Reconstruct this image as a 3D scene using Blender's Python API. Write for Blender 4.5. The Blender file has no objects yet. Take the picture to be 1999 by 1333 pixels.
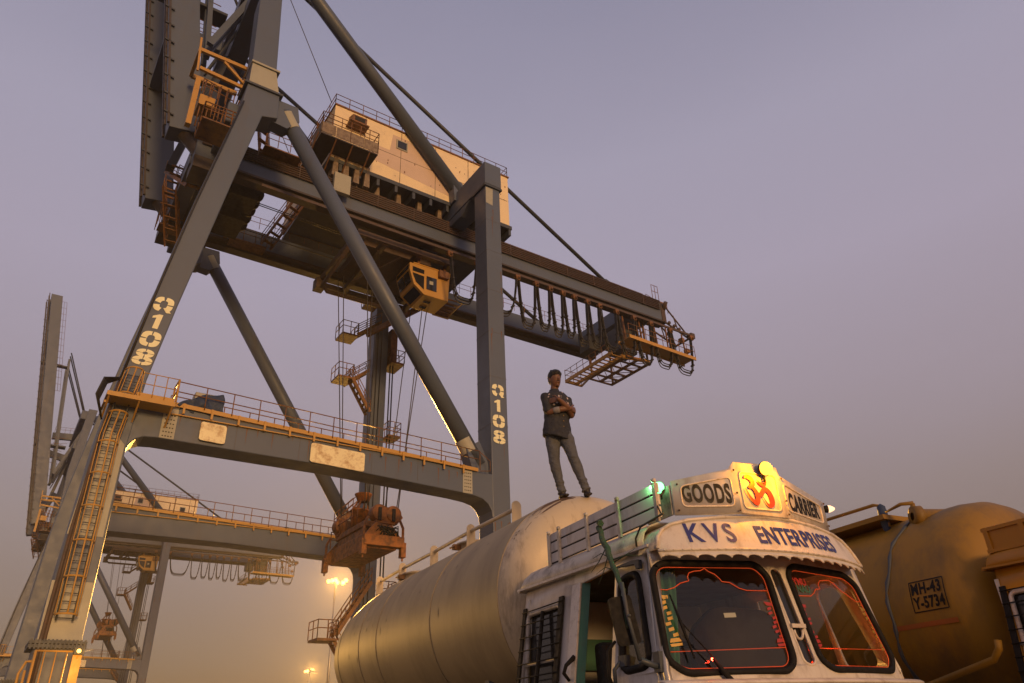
import bpy, bmesh, math, random
from math import sin, cos, pi, radians as R
from mathutils import Vector, Matrix
from mathutils.geometry import tessellate_polygon
random.seed(7)
SC = bpy.context.scene
COL = SC.collection

# ------------------------------------------------------------------ camera
cam_d = bpy.data.cameras.new('camera'); cam = bpy.data.objects.new('camera', cam_d); COL.objects.link(cam)
cam_d.sensor_width = 36; cam_d.lens = 36*1429/1999; cam_d.clip_start = 0.05; cam_d.clip_end = 6000
SC.camera = cam

def cam_axes():
    f, px, py = 1429., 1000., 667.
    rc = lambda x, y: Vector((x-px, y-py, f))
    Z = rc(892, -1957).normalized(); X = rc(3330, 1352); X = (X-Z*X.dot(Z)).normalized(); Y = Z.cross(X)
    M = Matrix((X, Y, Z))                                  # world <- camera (x right, y down, z forward)
    return M@Vector((1, 0, 0)), M@Vector((0, -1, 0)), M@Vector((0, 0, -1))
_r, _u, _b = cam_axes()
cam.matrix_world = Matrix(((_r.x, _u.x, _b.x, 0), (_r.y, _u.y, _b.y, 0), (_r.z, _u.z, _b.z, 1.3), (0, 0, 0, 1)))

def lin(c):
    if isinstance(c, str): c = [int(c[i:i+2], 16)/255 for i in (0, 2, 4)]
    return tuple(v/12.92 if v <= .04045 else ((v+.055)/1.055)**2.4 for v in c)+(1,)

# ------------------------------------------------------------------ dusk sky and the warm low light of the port
W = bpy.data.worlds.new('World'); SC.world = W; W.use_nodes = True
nt = W.node_tree; nt.nodes.clear()
SUN_EL, SUN_AZ = R(8), R(-97)       # direction the light comes from: azimuth measured from +X
n_out = nt.nodes.new('ShaderNodeOutputWorld'); n_add = nt.nodes.new('ShaderNodeAddShader')
n_b1 = nt.nodes.new('ShaderNodeBackground'); n_b2 = nt.nodes.new('ShaderNodeBackground')
n_sky = nt.nodes.new('ShaderNodeTexSky'); n_sky.sky_type = 'NISHITA'; n_sky.sun_disc = False
n_sky.sun_elevation = R(2); n_sky.sun_rotation = R(90)-SUN_AZ
n_b1.inputs['Strength'].default_value = 0.03
nt.links.new(n_sky.outputs[0], n_b1.inputs[0])
n_tc = nt.nodes.new('ShaderNodeTexCoord'); n_sep = nt.nodes.new('ShaderNodeSeparateXYZ'); n_rmp = nt.nodes.new('ShaderNodeValToRGB')
nt.links.new(n_tc.outputs['Generated'], n_sep.inputs[0]); nt.links.new(n_sep.outputs['Z'], n_rmp.inputs[0]); nt.links.new(n_rmp.outputs[0], n_b2.inputs[0])
STOPS = [(0.0, '745238'), (0.06, '785c48'), (0.14, '806961'), (0.25, '8f7d7d'), (0.38, '9c8e99'), (0.52, 'a499aa'), (0.66, 'a099ac'), (0.80, '8e8a9f'), (1.0, '706e86')]
cr = n_rmp.color_ramp
while len(cr.elements) < len(STOPS): cr.elements.new(0.5)
for e, (p, c) in zip(cr.elements, STOPS): e.position = p; e.color = lin(c)
n_b2.inputs['Strength'].default_value = 1.0
n_nz = nt.nodes.new('ShaderNodeTexNoise'); n_nz.inputs['Scale'].default_value = 2.2; n_nz.inputs['Detail'].default_value = 5; n_mp = nt.nodes.new('ShaderNodeMapping'); n_mp.inputs['Scale'].default_value = (1, 1, 3)
n_m1 = nt.nodes.new('ShaderNodeMath'); n_m1.operation = 'MULTIPLY_ADD'; n_m1.inputs[1].default_value = .07; n_m1.inputs[2].default_value = -.035; n_m2 = nt.nodes.new('ShaderNodeMath'); n_m2.operation = 'ADD'
nt.links.new(n_tc.outputs['Generated'], n_mp.inputs[0]); nt.links.new(n_mp.outputs[0], n_nz.inputs[0]); nt.links.new(n_nz.outputs[0], n_m1.inputs[0]); nt.links.new(n_m1.outputs[0], n_m2.inputs[0]); nt.links.new(n_sep.outputs['Z'], n_m2.inputs[1]); nt.links.new(n_m2.outputs[0], n_rmp.inputs[0])
nt.links.new(n_b1.outputs[0], n_add.inputs[0]); nt.links.new(n_b2.outputs[0], n_add.inputs[1]); nt.links.new(n_add.outputs[0], n_out.inputs[0])

sun_d = bpy.data.lights.new('sun', 'SUN'); sun_d.energy = 2.2; sun_d.angle = R(12); sun_d.color = (1, .56, .22)
sun = bpy.data.objects.new('sun', sun_d); COL.objects.link(sun)
sun.rotation_euler = Vector((cos(SUN_AZ)*cos(SUN_EL), sin(SUN_AZ)*cos(SUN_EL), sin(SUN_EL))).to_track_quat('Z', 'Y').to_euler()
SC.view_settings.view_transform = 'Standard'; SC.view_settings.look = 'None'; SC.view_settings.exposure = 0; SC.view_settings.gamma = 1
SC.cycles.max_bounces = 6; SC.cycles.transparent_max_bounces = 12

# ------------------------------------------------------------------ materials
def nodes(name):
    m = bpy.data.materials.new(name); m.use_nodes = True; t = m.node_tree
    return m, t, t.nodes['Principled BSDF']
def noise(t, scale, detail=6, stretch=None, rough=.6):
    tc = t.nodes.new('ShaderNodeTexCoord'); n = t.nodes.new('ShaderNodeTexNoise')
    n.inputs['Scale'].default_value = scale; n.inputs['Detail'].default_value = detail; n.inputs['Roughness'].default_value = rough
    if stretch:
        mp = t.nodes.new('ShaderNodeMapping'); mp.inputs['Scale'].default_value = stretch
        t.links.new(tc.outputs['Object'], mp.inputs[0]); t.links.new(mp.outputs[0], n.inputs[0])
    else: t.links.new(tc.outputs['Object'], n.inputs[0])
    return n.outputs[0]
def ramp(t, src, a, b, ca=(0, 0, 0, 1), cb=(1, 1, 1, 1)):
    r = t.nodes.new('ShaderNodeValToRGB'); t.links.new(src, r.inputs[0])
    r.color_ramp.elements[0].position = a; r.color_ramp.elements[1].position = b
    r.color_ramp.elements[0].color = ca; r.color_ramp.elements[1].color = cb
    return r.outputs[0]
def mixc(t, fac, a, b, mode='MIX'):
    n = t.nodes.new('ShaderNodeMix'); n.data_type = 'RGBA'; n.blend_type = mode
    if isinstance(fac, (int, float)): n.inputs[0].default_value = fac
    else: t.links.new(fac, n.inputs[0])
    for i, v in ((6, a), (7, b)):
        if isinstance(v, tuple): n.inputs[i].default_value = v
        else: t.links.new(v, n.inputs[i])
    return n.outputs[2]
def paint(name, col, rough=.5, metal=0., dirt=.35, dirtcol=(.10, .07, .045, 1), dirt_at=.55, scale=1.2, streak=None, chips=0., chipcol=(.16, .06, .02, 1), vary=.15, bump=.15, bscale=25, spec=.5, rvar=True):
    m, t, p = nodes(name)
    c = tuple(col)+(1,) if len(col) == 3 else col
    dk = tuple(v*(1-vary) for v in c[:3])+(1,); lt = tuple(min(1, v*(1+vary)) for v in c[:3])+(1,)
    out = mixc(t, noise(t, scale*.6, 3), dk, lt)
    if dirt: 
        f = ramp(t, noise(t, scale*2.2, 8, streak, .7), dirt_at, dirt_at+.25, (0, 0, 0, 1), (dirt, dirt, dirt, 1))
        out = mixc(t, f, out, dirtcol)
    if chips:
        f = ramp(t, noise(t, scale*5, 10, None, .75), .68-chips*.2, .70-chips*.2)
        out = mixc(t, f, out, chipcol)
    t.links.new(out, p.inputs['Base Color'])
    rr = ramp(t, noise(t, scale*4, 5), .3, .8, (rough*.75,)*3+(1,), (min(1, rough*1.3),)*3+(1,))
    if rvar: t.links.new(rr, p.inputs['Roughness'])
    else: p.inputs['Roughness'].default_value = rough
    p.inputs['Metallic'].default_value = metal
    p.inputs['Specular IOR Level'].default_value = spec
    if bump:
        b = t.nodes.new('ShaderNodeBump'); b.inputs['Strength'].default_value = bump; b.inputs['Distance'].default_value = .02
        t.links.new(noise(t, bscale, 4), b.inputs['Height']); t.links.new(b.outputs[0], p.inputs['Normal'])
    return m
def glow(name, col, s, base=None):
    m, t, p = nodes(name); p.inputs['Base Color'].default_value = tuple(base or col)+(1,)
    p.inputs['Emission Color'].default_value = tuple(col)+(1,); p.inputs['Emission Strength'].default_value = s
    return m
VS = (1, 1, .12)
M = dict(
 steel=paint('grey_blue_crane_paint', (.088, .112, .16), .5, dirt=.6, dirtcol=(.10, .075, .06, 1), streak=VS, scale=.35, chips=.0, bump=.05, bscale=4),
 steel_dark=paint('dark_crane_steel', (.05, .06, .075), .55, dirt=.5, dirtcol=(.07, .04, .025, 1), scale=.8, bump=.05),
 underside=paint('shade_darkened_rusty_steel', (.05, .038, .033), .6, dirt=.7, dirtcol=(.09, .035, .015, 1), scale=.7, bump=.05),  # base darkened to carry the shade under the girders, with rust patches
 rusty=paint('rust_brown_pipe', (.075, .05, .042), .7, dirt=.6, dirtcol=(.15, .055, .02, 1), scale=1.2, dirt_at=.5),
 yellow=paint('crane_yellow_paint', (.50, .27, .05), .5, dirt=.7, dirtcol=(.16, .06, .02, 1), dirt_at=.58, scale=.9, bump=.05),
 yellow_old=paint('worn_orange_paint', (.24, .105, .03), .6, dirt=.85, dirtcol=(.07, .035, .02, 1), dirt_at=.42, scale=1.3),
 spreader=paint('spreader_rust_orange', (.34, .12, .022), .6, dirt=.9, dirtcol=(.055, .028, .016, 1), dirt_at=.40, scale=1.1),
 house=paint('cream_house_panel', (.85, .68, .42), .6, dirt=.5, dirtcol=(.5, .40, .30, 1), dirt_at=.5, scale=.35, chips=.02, bump=.05, bscale=3),
 parapet=paint('grimy_parapet_plate', (.26, .20, .14), .7, dirt=.9, dirtcol=(.09, .05, .03, 1), dirt_at=.42, scale=1.2),
 repaint=paint('pinkish_repaint', (.62, .47, .37), .6, dirt=.4, dirtcol=(.5, .36, .25, 1), scale=.6, bump=0),
 weld=paint('weld_line', (.09, .095, .12), .6, dirt=.6, dirtcol=(.13, .06, .03, 1), scale=2, bump=0),
 rustrun=paint('rust_run', (.16, .075, .035), .8, dirt=.5, dirtcol=(.1, .06, .04, 1), scale=3, bump=0),
 primer=paint('pale_primer_patch', (.38, .37, .30), .6, dirt=.5, dirtcol=(.2, .17, .12, 1), scale=.8, bump=.03),
 stencil=paint('stencil_white_paint', (.95, .86, .55), .6, dirt=.3, dirtcol=(.4, .33, .2, 1), scale=1.5, bump=0),
 signplate=paint('weathered_sign_plate', (.88, .76, .45), .5, dirt=.95, dirtcol=(.36, .15, .025, 1), dirt_at=.46, scale=1.0, bump=0),
 cable=paint('black_rubber_cable', (.02, .019, .018), .6, dirt=.2, bump=0),
 rope=paint('wire_rope', (.06, .055, .055), .5, dirt=.2, bump=0),
 black=paint('black_rubber', (.012, .011, .011), .75, spec=.2, dirt=.3, dirtcol=(.06, .045, .035, 1), scale=6, bump=.1),
 dark=paint('dark_void_panel', (.015, .013, .012), .8, dirt=.2, bump=0),
 tarp=paint('blue_tarpaulin', (.025, .045, .10), .7, dirt=.3, dirtcol=(.02, .02, .03, 1), scale=3, bump=.8, bscale=6),
 concrete=paint('quay_asphalt', (.06, .056, .05), .85, dirt=.5, dirtcol=(.03, .028, .026, 1), scale=.15, bump=.3),
 water=paint('harbour_water', (.02, .03, .035), .08, dirt=0, vary=.1, bump=.6, bscale=1.2),
 white=paint('white_truck_paint', (.62, .565, .515), .42, dirt=.75, dirtcol=(.24, .17, .115, 1), dirt_at=.49, scale=2.2, streak=(1, 1, .4), chips=.0, bump=.04, bscale=9),
 white_dirty=paint('grimy_white_paint', (.58, .52, .45), .45, dirt=.95, dirtcol=(.09, .065, .045, 1), dirt_at=.47, scale=2.0, chips=.05, bump=.08),
 beadm=paint('beading_white_paint', (.66, .58, .50), .35, dirt=.7, dirtcol=(.2, .12, .07, 1), dirt_at=.5, scale=6, bump=.05),
 tank=paint('dull_aluminium_tank', (.37, .28, .15), .55, .05, dirt=.6, dirtcol=(.13, .095, .055, 1), dirt_at=.45, scale=.7, streak=(.3, .7, .3), vary=.1, chips=.0, bump=.0, rvar=False),
 tankend=paint('cement_stained_tank_end', (.62, .50, .33), .5, .1, dirt=.85, dirtcol=(.12, .065, .03, 1), dirt_at=.5, scale=1.6, streak=(2.2, 1, .35), chips=.12, chipcol=(.11, .05, .025, 1), bump=.12),
 y_tank=paint('mustard_tank_paint', (.27, .14, .006), .6, .0, rvar=False, dirt=.8, dirtcol=(.09, .06, .025, 1), dirt_at=.45, scale=.8, streak=(1, 1, .35), bump=.03, bscale=4),
 y_cab=paint('mustard_cab_paint', (.36, .16, .004), .45, dirt=.5, dirtcol=(.14, .07, .02, 1), scale=1.7, bump=.05),
 orange_trim=paint('orange_stripe_paint', (.36, .10, .012), .6, dirt=.6, dirtcol=(.12, .06, .02, 1), bump=0),
 blue_ink=paint('dark_blue_lettering', (.02, .03, .19), .5, dirt=.2, dirtcol=(.1, .08, .1, 1), scale=6, bump=0),
 black_ink=paint('black_lettering', (.014, .012, .012), .5, dirt=.15, dirtcol=(.05, .04, .035, 1), scale=6, bump=0, spec=.15),
 red_ink=paint('red_symbol_paint', (.55, .04, .015), .5, dirt=.2, dirtcol=(.4, .1, .04, 1), scale=6, bump=0),
 curtain=paint('green_curtain_cloth', (.04, .17, .11), .9, dirt=.3, dirtcol=(.02, .07, .05, 1), scale=5, bump=.3),
 greenpaint=paint('green_inner_paint', (.035, .14, .09), .5, dirt=.5, dirtcol=(.1, .08, .04, 1), scale=4, bump=0),
 cabin_in=paint('brown_cab_lining', (.045, .035, .022), .7, dirt=.4, bump=.1),
 seat=paint('checked_seat_cloth', (.03, .035, .03), .9, dirt=.8, dirtcol=(.14, .17, .14, 1), dirt_at=.55, scale=7, bump=.2),
 gold=paint('gold_sticker', (.50, .30, .07), .35, .4, dirt=.3, bump=0),
 redst=paint('red_sticker', (.42, .035, .03), .4, dirt=.2, bump=0),
 wood=paint('green_taped_branch', (.03, .075, .045), .8, dirt=.8, dirtcol=(.11, .08, .045, 1), dirt_at=.45, scale=14, bump=.8, bscale=60),
 silver=paint('dull_silver_trim', (.45, .42, .38), .35, .7, dirt=.5, scale=5, bump=0),
 liner=paint('pale_grey_cab_liner', (.6, .57, .52), .8, dirt=.5, bump=0),
 eyewhite=paint('eye_white', (.22, .18, .15), .4, dirt=0, bump=0),
 stain=paint('brown_drip_stain', (.13, .075, .04), .7, dirt=.5, dirtcol=(.07, .04, .02, 1), scale=5, bump=0),
 scuff=paint('dark_scuff', (.13, .11, .08), .6, dirt=.3, bump=0),
 cuff=paint('pale_cuff', (.24, .22, .22), .8, dirt=.2, bump=.1),
 tyre=paint('tyre_rubber', (.02, .019, .018), .8, dirt=.5, scale=5, bump=.2),
 skin=paint('brown_skin', (.15, .066, .034), .5, dirt=.0, vary=.12, scale=8, bump=.05),
 hair=paint('black_hair', (.008, .006, .006), .45, dirt=0, bump=.8, bscale=140),
 shirt=paint('charcoal_shirt_cloth', (.022, .023, .03), .85, dirt=.3, dirtcol=(.035, .034, .04, 1), scale=8, bump=.7, bscale=22),
 jeans=paint('faded_grey_jeans', (.095, .10, .115), .85, dirt=.6, dirtcol=(.055, .05, .045, 1), dirt_at=.42, scale=4.5, bump=.7, bscale=30),
 shoe=paint('dark_shoe_leather', (.02, .014, .011), .5, dirt=.3, bump=.1),
 orangelit=glow('orange_rope_light', (1, .13, .02), .2, (.5, .05, .02)),
 redlit=glow('red_led', (1, .05, .02), 30),
 lampgreen=glow('green_lamp_glass', (.22, 1, .34), 2.8),
 lampamber=glow('amber_lamp_glass', (1, .47, .04), 3.6),
 lampwhite=glow('small_white_lamp_glass', (1, .6, .35), 1.6),
 sodium=glow('sodium_lamp', (1, .5, .09), 6),
)
# printed shirt: pale flowers on the shoulders and chest
def print_mat():
    m, t, p = nodes('floral_print_cloth')
    v = t.nodes.new('ShaderNodeTexVoronoi'); tc = t.nodes.new('ShaderNodeTexCoord'); t.links.new(tc.outputs['Object'], v.inputs[0]); v.inputs['Scale'].default_value = 20
    f = ramp(t, v.outputs['Distance'], .28, .34, (1, 1, 1, 1), (0, 0, 0, 1)); g = ramp(t, noise(t, 13, 4), .42, .48)
    mm = t.nodes.new('ShaderNodeMath'); mm.operation = 'MULTIPLY'; t.links.new(f, mm.inputs[0]); t.links.new(g, mm.inputs[1])
    t.links.new(mixc(t, mm.outputs[0], (.024, .024, .03, 1), (.62, .50, .48, 1)), p.inputs['Base Color']); p.inputs['Roughness'].default_value = .8
    return m
M['shirt_print'] = print_mat()
def glass_mat(name, tint, rough=.02, trans=.55, col=(.02, .02, .02)):
    m, t, p = nodes(name); t.nodes.remove(p); out = t.nodes['Material Output']
    g = t.nodes.new('ShaderNodeBsdfGlossy'); g.inputs['Roughness'].default_value = rough; g.inputs['Color'].default_value = (.95, .88, .78, 1)
    tr = t.nodes.new('ShaderNodeBsdfTransparent'); tr.inputs['Color'].default_value = tint
    fr = t.nodes.new('ShaderNodeFresnel'); fr.inputs['IOR'].default_value = 1.62
    mx = t.nodes.new('ShaderNodeMixShader'); t.links.new(fr.outputs[0], mx.inputs[0]); t.links.new(tr.outputs[0], mx.inputs[1]); t.links.new(g.outputs[0], mx.inputs[2])
    t.links.new(mx.outputs[0], out.inputs[0])
    return m
M['glass'] = glass_mat('dusty_windscreen_glass', (.84, .84, .80, 1), .03)
M['darkglass'] = paint('dark_window_glass', (.02, .02, .022), .12, dirt=.2, bump=0, vary=.05)

# ------------------------------------------------------------------ mesh helpers
class MB:
    def __init__(s): s.v = []; s.f = []; s.sm = []
    def add(s, vs, fs, smooth=False):
        o = len(s.v); s.v += [tuple(v) for v in vs]
        for f in fs: s.f.append(tuple(i+o for i in f)); s.sm.append(smooth)
        return s
    def bx(s, x0, x1, y0, y1, z0, z1):
        return s.add([(x0, y0, z0), (x1, y0, z0), (x1, y1, z0), (x0, y1, z0), (x0, y0, z1), (x1, y0, z1), (x1, y1, z1), (x0, y1, z1)],
                     [(0, 3, 2, 1), (4, 5, 6, 7), (0, 1, 5, 4), (1, 2, 6, 5), (2, 3, 7, 6), (3, 0, 4, 7)])
    def beam(s, p, q, w, h, up=(0, 0, 1)):
        p, q = Vector(p), Vector(q); d = (q-p).normalized(); up = Vector(up)
        if abs(d.dot(up)) > .995: up = Vector((0, 1, 0))
        a = d.cross(up).normalized()*w/2; b = a.cross(d).normalized()*h/2
        return s.add([p-a-b, p+a-b, p+a+b, p-a+b, q-a-b, q+a-b, q+a+b, q-a+b],
                     [(0, 3, 2, 1), (4, 5, 6, 7), (0, 1, 5, 4), (1, 2, 6, 5), (2, 3, 7, 6), (3, 0, 4, 7)])
    def tube(s, pts, r, n=8, closed=False, cap=True, smooth=True):
        pts = [Vector(p) for p in pts]; N = len(pts); rs = r if isinstance(r, (list, tuple)) else [r]*N
        vs = []; ref = None
        for i, p in enumerate(pts):
            if closed: d = pts[(i+1) % N]-pts[i-1]
            else: d = pts[min(i+1, N-1)]-pts[max(i-1, 0)]
            if d.length < 1e-9: d = Vector((0, 0, 1))
            d.normalize()
            if ref is None: ref = Vector((0, 0, 1)) if abs(d.z) < .9 else Vector((1, 0, 0))
            a = d.cross(ref)
            if a.length < 1e-4: a = d.cross(Vector((1, 0, 0)) if abs(d.x) < .9 else Vector((0, 1, 0)))
            a.normalize(); b = a.cross(d).normalized(); ref = b
            for k in range(n): t = 2*pi*k/n; vs.append(p+a*cos(t)*rs[i]+b*sin(t)*rs[i])
        fs = []
        for i in range(N if closed else N-1):
            for k in range(n):
                i2 = (i+1) % N; fs.append((i*n+k, i*n+(k+1) % n, i2*n+(k+1) % n, i2*n+k))
        s.add(vs, fs, smooth)
        if cap and not closed:
            o = len(s.v)-len(vs)
            s.f.append(tuple(o+k for k in range(n))[::-1]); s.sm.append(False)
            s.f.append(tuple(o+(N-1)*n+k for k in range(n))); s.sm.append(False)
        return s
    def prism(s, poly, ax, a, b):
        f = {'y': lambda u, w, t: (u, t, w), 'x': lambda u, w, t: (t, u, w), 'z': lambda u, w, t: (u, w, t)}[ax]
        n = len(poly); vs = [f(u, w, a) for u, w in poly]+[f(u, w, b) for u, w in poly]
        fs = [tuple(range(n)), tuple(range(2*n-1, n-1, -1))]+[(i, (i+1) % n, n+(i+1) % n, n+i)[::-1] for i in range(n)]
        return s.add(vs, fs)
    def lathe(s, prof, p, q, n=32):     # prof: (distance along p->q, radius)
        p, q = Vector(p), Vector(q); d = (q-p).normalized(); a = d.cross(Vector((0, 0, 1)) if abs(d.z) < .9 else Vector((1, 0, 0))).normalized(); b = a.cross(d)
        vs = [p+d*t+a*cos(2*pi*k/n)*r+b*sin(2*pi*k/n)*r for t, r in prof for k in range(n)]
        fs = [(i*n+k, i*n+(k+1) % n, (i+1)*n+(k+1) % n, (i+1)*n+k) for i in range(len(prof)-1) for k in range(n)]
        return s.add(vs, fs, True)
    def grid(s, fn, nu, nv, smooth=True):
        vs = [fn(i/nu, j/nv) for j in range(nv+1) for i in range(nu+1)]
        fs = [(j*(nu+1)+i, j*(nu+1)+i+1, (j+1)*(nu+1)+i+1, (j+1)*(nu+1)+i) for j in range(nv) for i in range(nu)]
        return s.add(vs, fs, smooth)
    def map(s, fn): s.v = [tuple(fn(*v)) for v in s.v]; return s
    def build(s, name, mat, parent=None, bevel=0, solid=0, fix=True):
        me = bpy.data.meshes.new(name); off = Vector(CTX['off'])
        me.from_pydata([tuple(Vector(v)-off) for v in s.v], [], s.f); me.update()
        me.polygons.foreach_set('use_smooth', s.sm)
        if fix:
            bm = bmesh.new(); bm.from_mesh(me); bmesh.ops.recalc_face_normals(bm, faces=bm.faces); bm.to_mesh(me); bm.free()
        o = bpy.data.objects.new(name, me); COL.objects.link(o); me.materials.append(M[mat] if isinstance(mat, str) else mat)
        if parent: o.parent = parent
        if bevel:
            b = o.modifiers.new('bevel', 'BEVEL'); b.width = bevel; b.segments = 2; b.limit_method = 'ANGLE'; b.angle_limit = R(40)
        if solid:
            b = o.modifiers.new('solid', 'SOLIDIFY'); b.thickness = solid; b.offset = 0
        return o
CTX = {'off': (0, 0, 0)}
def thing(name, label, cat, loc=(0, 0, 0), rz=0, group=None):
    o = bpy.data.objects.new(name, None); COL.objects.link(o); o.location = loc; o.rotation_euler = (0, 0, rz); o.empty_display_size = .3
    return tag(o, label, cat, group)
def tag(o, label=None, cat=None, group=None, kind=None):
    if label: o['label'] = label
    if cat: o['category'] = cat
    if group: o['group'] = group
    if kind: o['kind'] = kind
    return o
def copy_tree(o, parent=None, skip=()):
    c = o.copy(); COL.objects.link(c); c.parent = parent
    for ch in list(o.children):
        if ch.name.split('.')[0] not in skip: copy_tree(ch, c, skip)
    return c
def lerp(a, b, t): return a+(b-a)*t
def railing(mb, p, q, n, h=1.05, r=.028, mid=(.55,), up=(0, 0, 1)):
    p, q = Vector(p), Vector(q); u = Vector(up)
    for k in range(n+1): mb.tube([p.lerp(q, k/n), p.lerp(q, k/n)+u*h], r, 5)
    for f in (1.0,)+tuple(mid): mb.tube([p+u*h*f, q+u*h*f], r, 5)
def flight(mb, p, q, w, side, r=.03, rail=True, steps=None):    # open stair with stringers and rails; side = unit vector across
    p, q, sd = Vector(p), Vector(q), Vector(side)
    n = steps or max(3, int(abs(q.z-p.z)/.45))
    for k in (-.5, .5): mb.beam(p+sd*w*k, q+sd*w*k, .08, .26)
    for k in range(n):
        c = p.lerp(q, (k+.5)/n); mb.beam(c-sd*w*.5, c+sd*w*.5, .26, .05)
    if rail:
        for k in (-.5, .5): railing(mb, p+sd*w*k, q+sd*w*k, max(2, n//2), 1.0, r)
def deck(mb, x0, x1, y0, y1, z, t=.1): mb.bx(x0, x1, y0, y1, z-t, z)
def rrect(x0, x1, z0, z1, r, n=6):
    pts = []
    for cx, cz, a0 in ((x1-r, z1-r, 0), (x0+r, z1-r, 90), (x0+r, z0+r, 180), (x1-r, z0+r, 270)):
        for k in range(n+1): a = R(a0+90*k/n); pts.append((cx+r*cos(a), cz+r*sin(a)))
    return pts
def round_poly(pts, r, n=6):
    out = []; N = len(pts)
    for i in range(N):
        p = Vector(pts[i]).to_2d(); a = Vector(pts[i-1]).to_2d(); b = Vector(pts[(i+1) % N]).to_2d()
        rr = r[i] if isinstance(r, (list, tuple)) else r
        p0 = p+(a-p).normalized()*rr; p1 = p+(b-p).normalized()*rr
        for k in range(n+1):
            t = k/n; out.append(tuple(p0*(1-t)**2+p*2*t*(1-t)+p1*t*t))
    return out
def fillpoly(outer, holes=(), cuts_u=(), cuts_v=()):     # flat mesh in (u,v,0), cut by lines so that it can be bent
    loops = [[Vector((u, v, 0)) for u, v in l] for l in (outer,)+tuple(holes)]
    tris = tessellate_polygon(loops); flat = [v for l in loops for v in l]
    bm = bmesh.new(); bv = [bm.verts.new(v) for v in flat]
    for t in tris:
        try: bm.faces.new([bv[i] for i in t])
        except ValueError: pass
    for u in cuts_u: bmesh.ops.bisect_plane(bm, geom=bm.verts[:]+bm.edges[:]+bm.faces[:], plane_co=(u, 0, 0), plane_no=(1, 0, 0))
    for v in cuts_v: bmesh.ops.bisect_plane(bm, geom=bm.verts[:]+bm.edges[:]+bm.faces[:], plane_co=(0, v, 0), plane_no=(0, 1, 0))
    bm.verts.index_update(); mb = MB().add([v.co[:] for v in bm.verts], [tuple(v.index for v in f.verts) for f in bm.faces], True); bm.free()
    return mb
def textmesh(s, size, bold=.0, shear=0., sx=1., spacing=1.):
    cu = bpy.data.curves.new('lettering', 'FONT'); cu.body = s; cu.size = size; cu.offset = bold; cu.shear = shear; cu.space_character = spacing; cu.align_x = 'CENTER'; cu.align_y = 'CENTER'
    cu.resolution_u = 5
    o = bpy.data.objects.new('lettering', cu); COL.objects.link(o); bpy.context.view_layer.update()
    me = bpy.data.meshes.new_from_object(o.evaluated_get(bpy.context.evaluated_depsgraph_get()))
    mb = MB().add([(v.co.x*sx, v.co.y, 0) for v in me.vertices], [tuple(p.vertices) for p in me.polygons])
    bpy.data.objects.remove(o); bpy.data.curves.remove(cu); bpy.data.meshes.remove(me)
    return mb

# ------------------------------------------------------------------ the setting
tag(MB().bx(-9, 560, -240, 640, -2, 0).build('ground', 'concrete'), kind='structure')
tag(MB().bx(-360, -9.02, -240, 640, -6, -3).build('water', 'water'), kind='structure')
rl = MB()
for x in (2.6, 22.7): rl.bx(x-.05, x+.05, -230, 600, .004, .05)
tag(rl.build('crane_rails', 'rusty'), kind='structure')

# ------------------------------------------------------------------ ship-to-shore crane
Y0, Y1 = 34.2, 52.2          # outer faces of the two side frames, each 2 m deep
def seg(path, gaps=()): pass
def stencil(ch):             # glyph as polygons in a 1 x 1.25 cell, cut by stencil bridges
    def ring(cx, cz, a, b, ia, ib, cuts, e=3.0):
        out = []; P = lambda t, A, B: (cx+A*math.copysign(abs(cos(t))**(2/e), cos(t)), cz+B*math.copysign(abs(sin(t))**(2/e), sin(t)))
        for c0, c1 in cuts:
            ts = [R(lerp(c0, c1, k/8)) for k in range(9)]
            out.append([P(t, a, b) for t in ts]+[P(t, ia, ib) for t in reversed(ts)])
        return out
    q = [(91.5, 178.5), (181.5, 268.5), (271.5, 358.5), (1.5, 88.5)]
    if ch == '0': return ring(.5, .62, .5, .64, .19, .33, q)
    if ch == 'Q': return ring(.5, .62, .5, .64, .19, .33, [(97, 174), (186, 263), (290, 358.5), (1.5, 88.5)])+[[(.55, .3), (.72, .38), (1.02, .0), (.8, -.06)]]
    if ch == '1': return [[(.38, 0), (.66, 0), (.66, 1.25), (.46, 1.25), (.18, 1.02), (.18, .84), (.38, .93)]]
    h = [(92.5, 177.5), (182.5, 267.5), (272.5, 357.5), (2.5, 87.5)]
    return ring(.5, .95, .44, .33, .13, .11, h, 2.4)+ring(.5, .31, .5, .35, .16, .12, h, 2.4)

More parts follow.
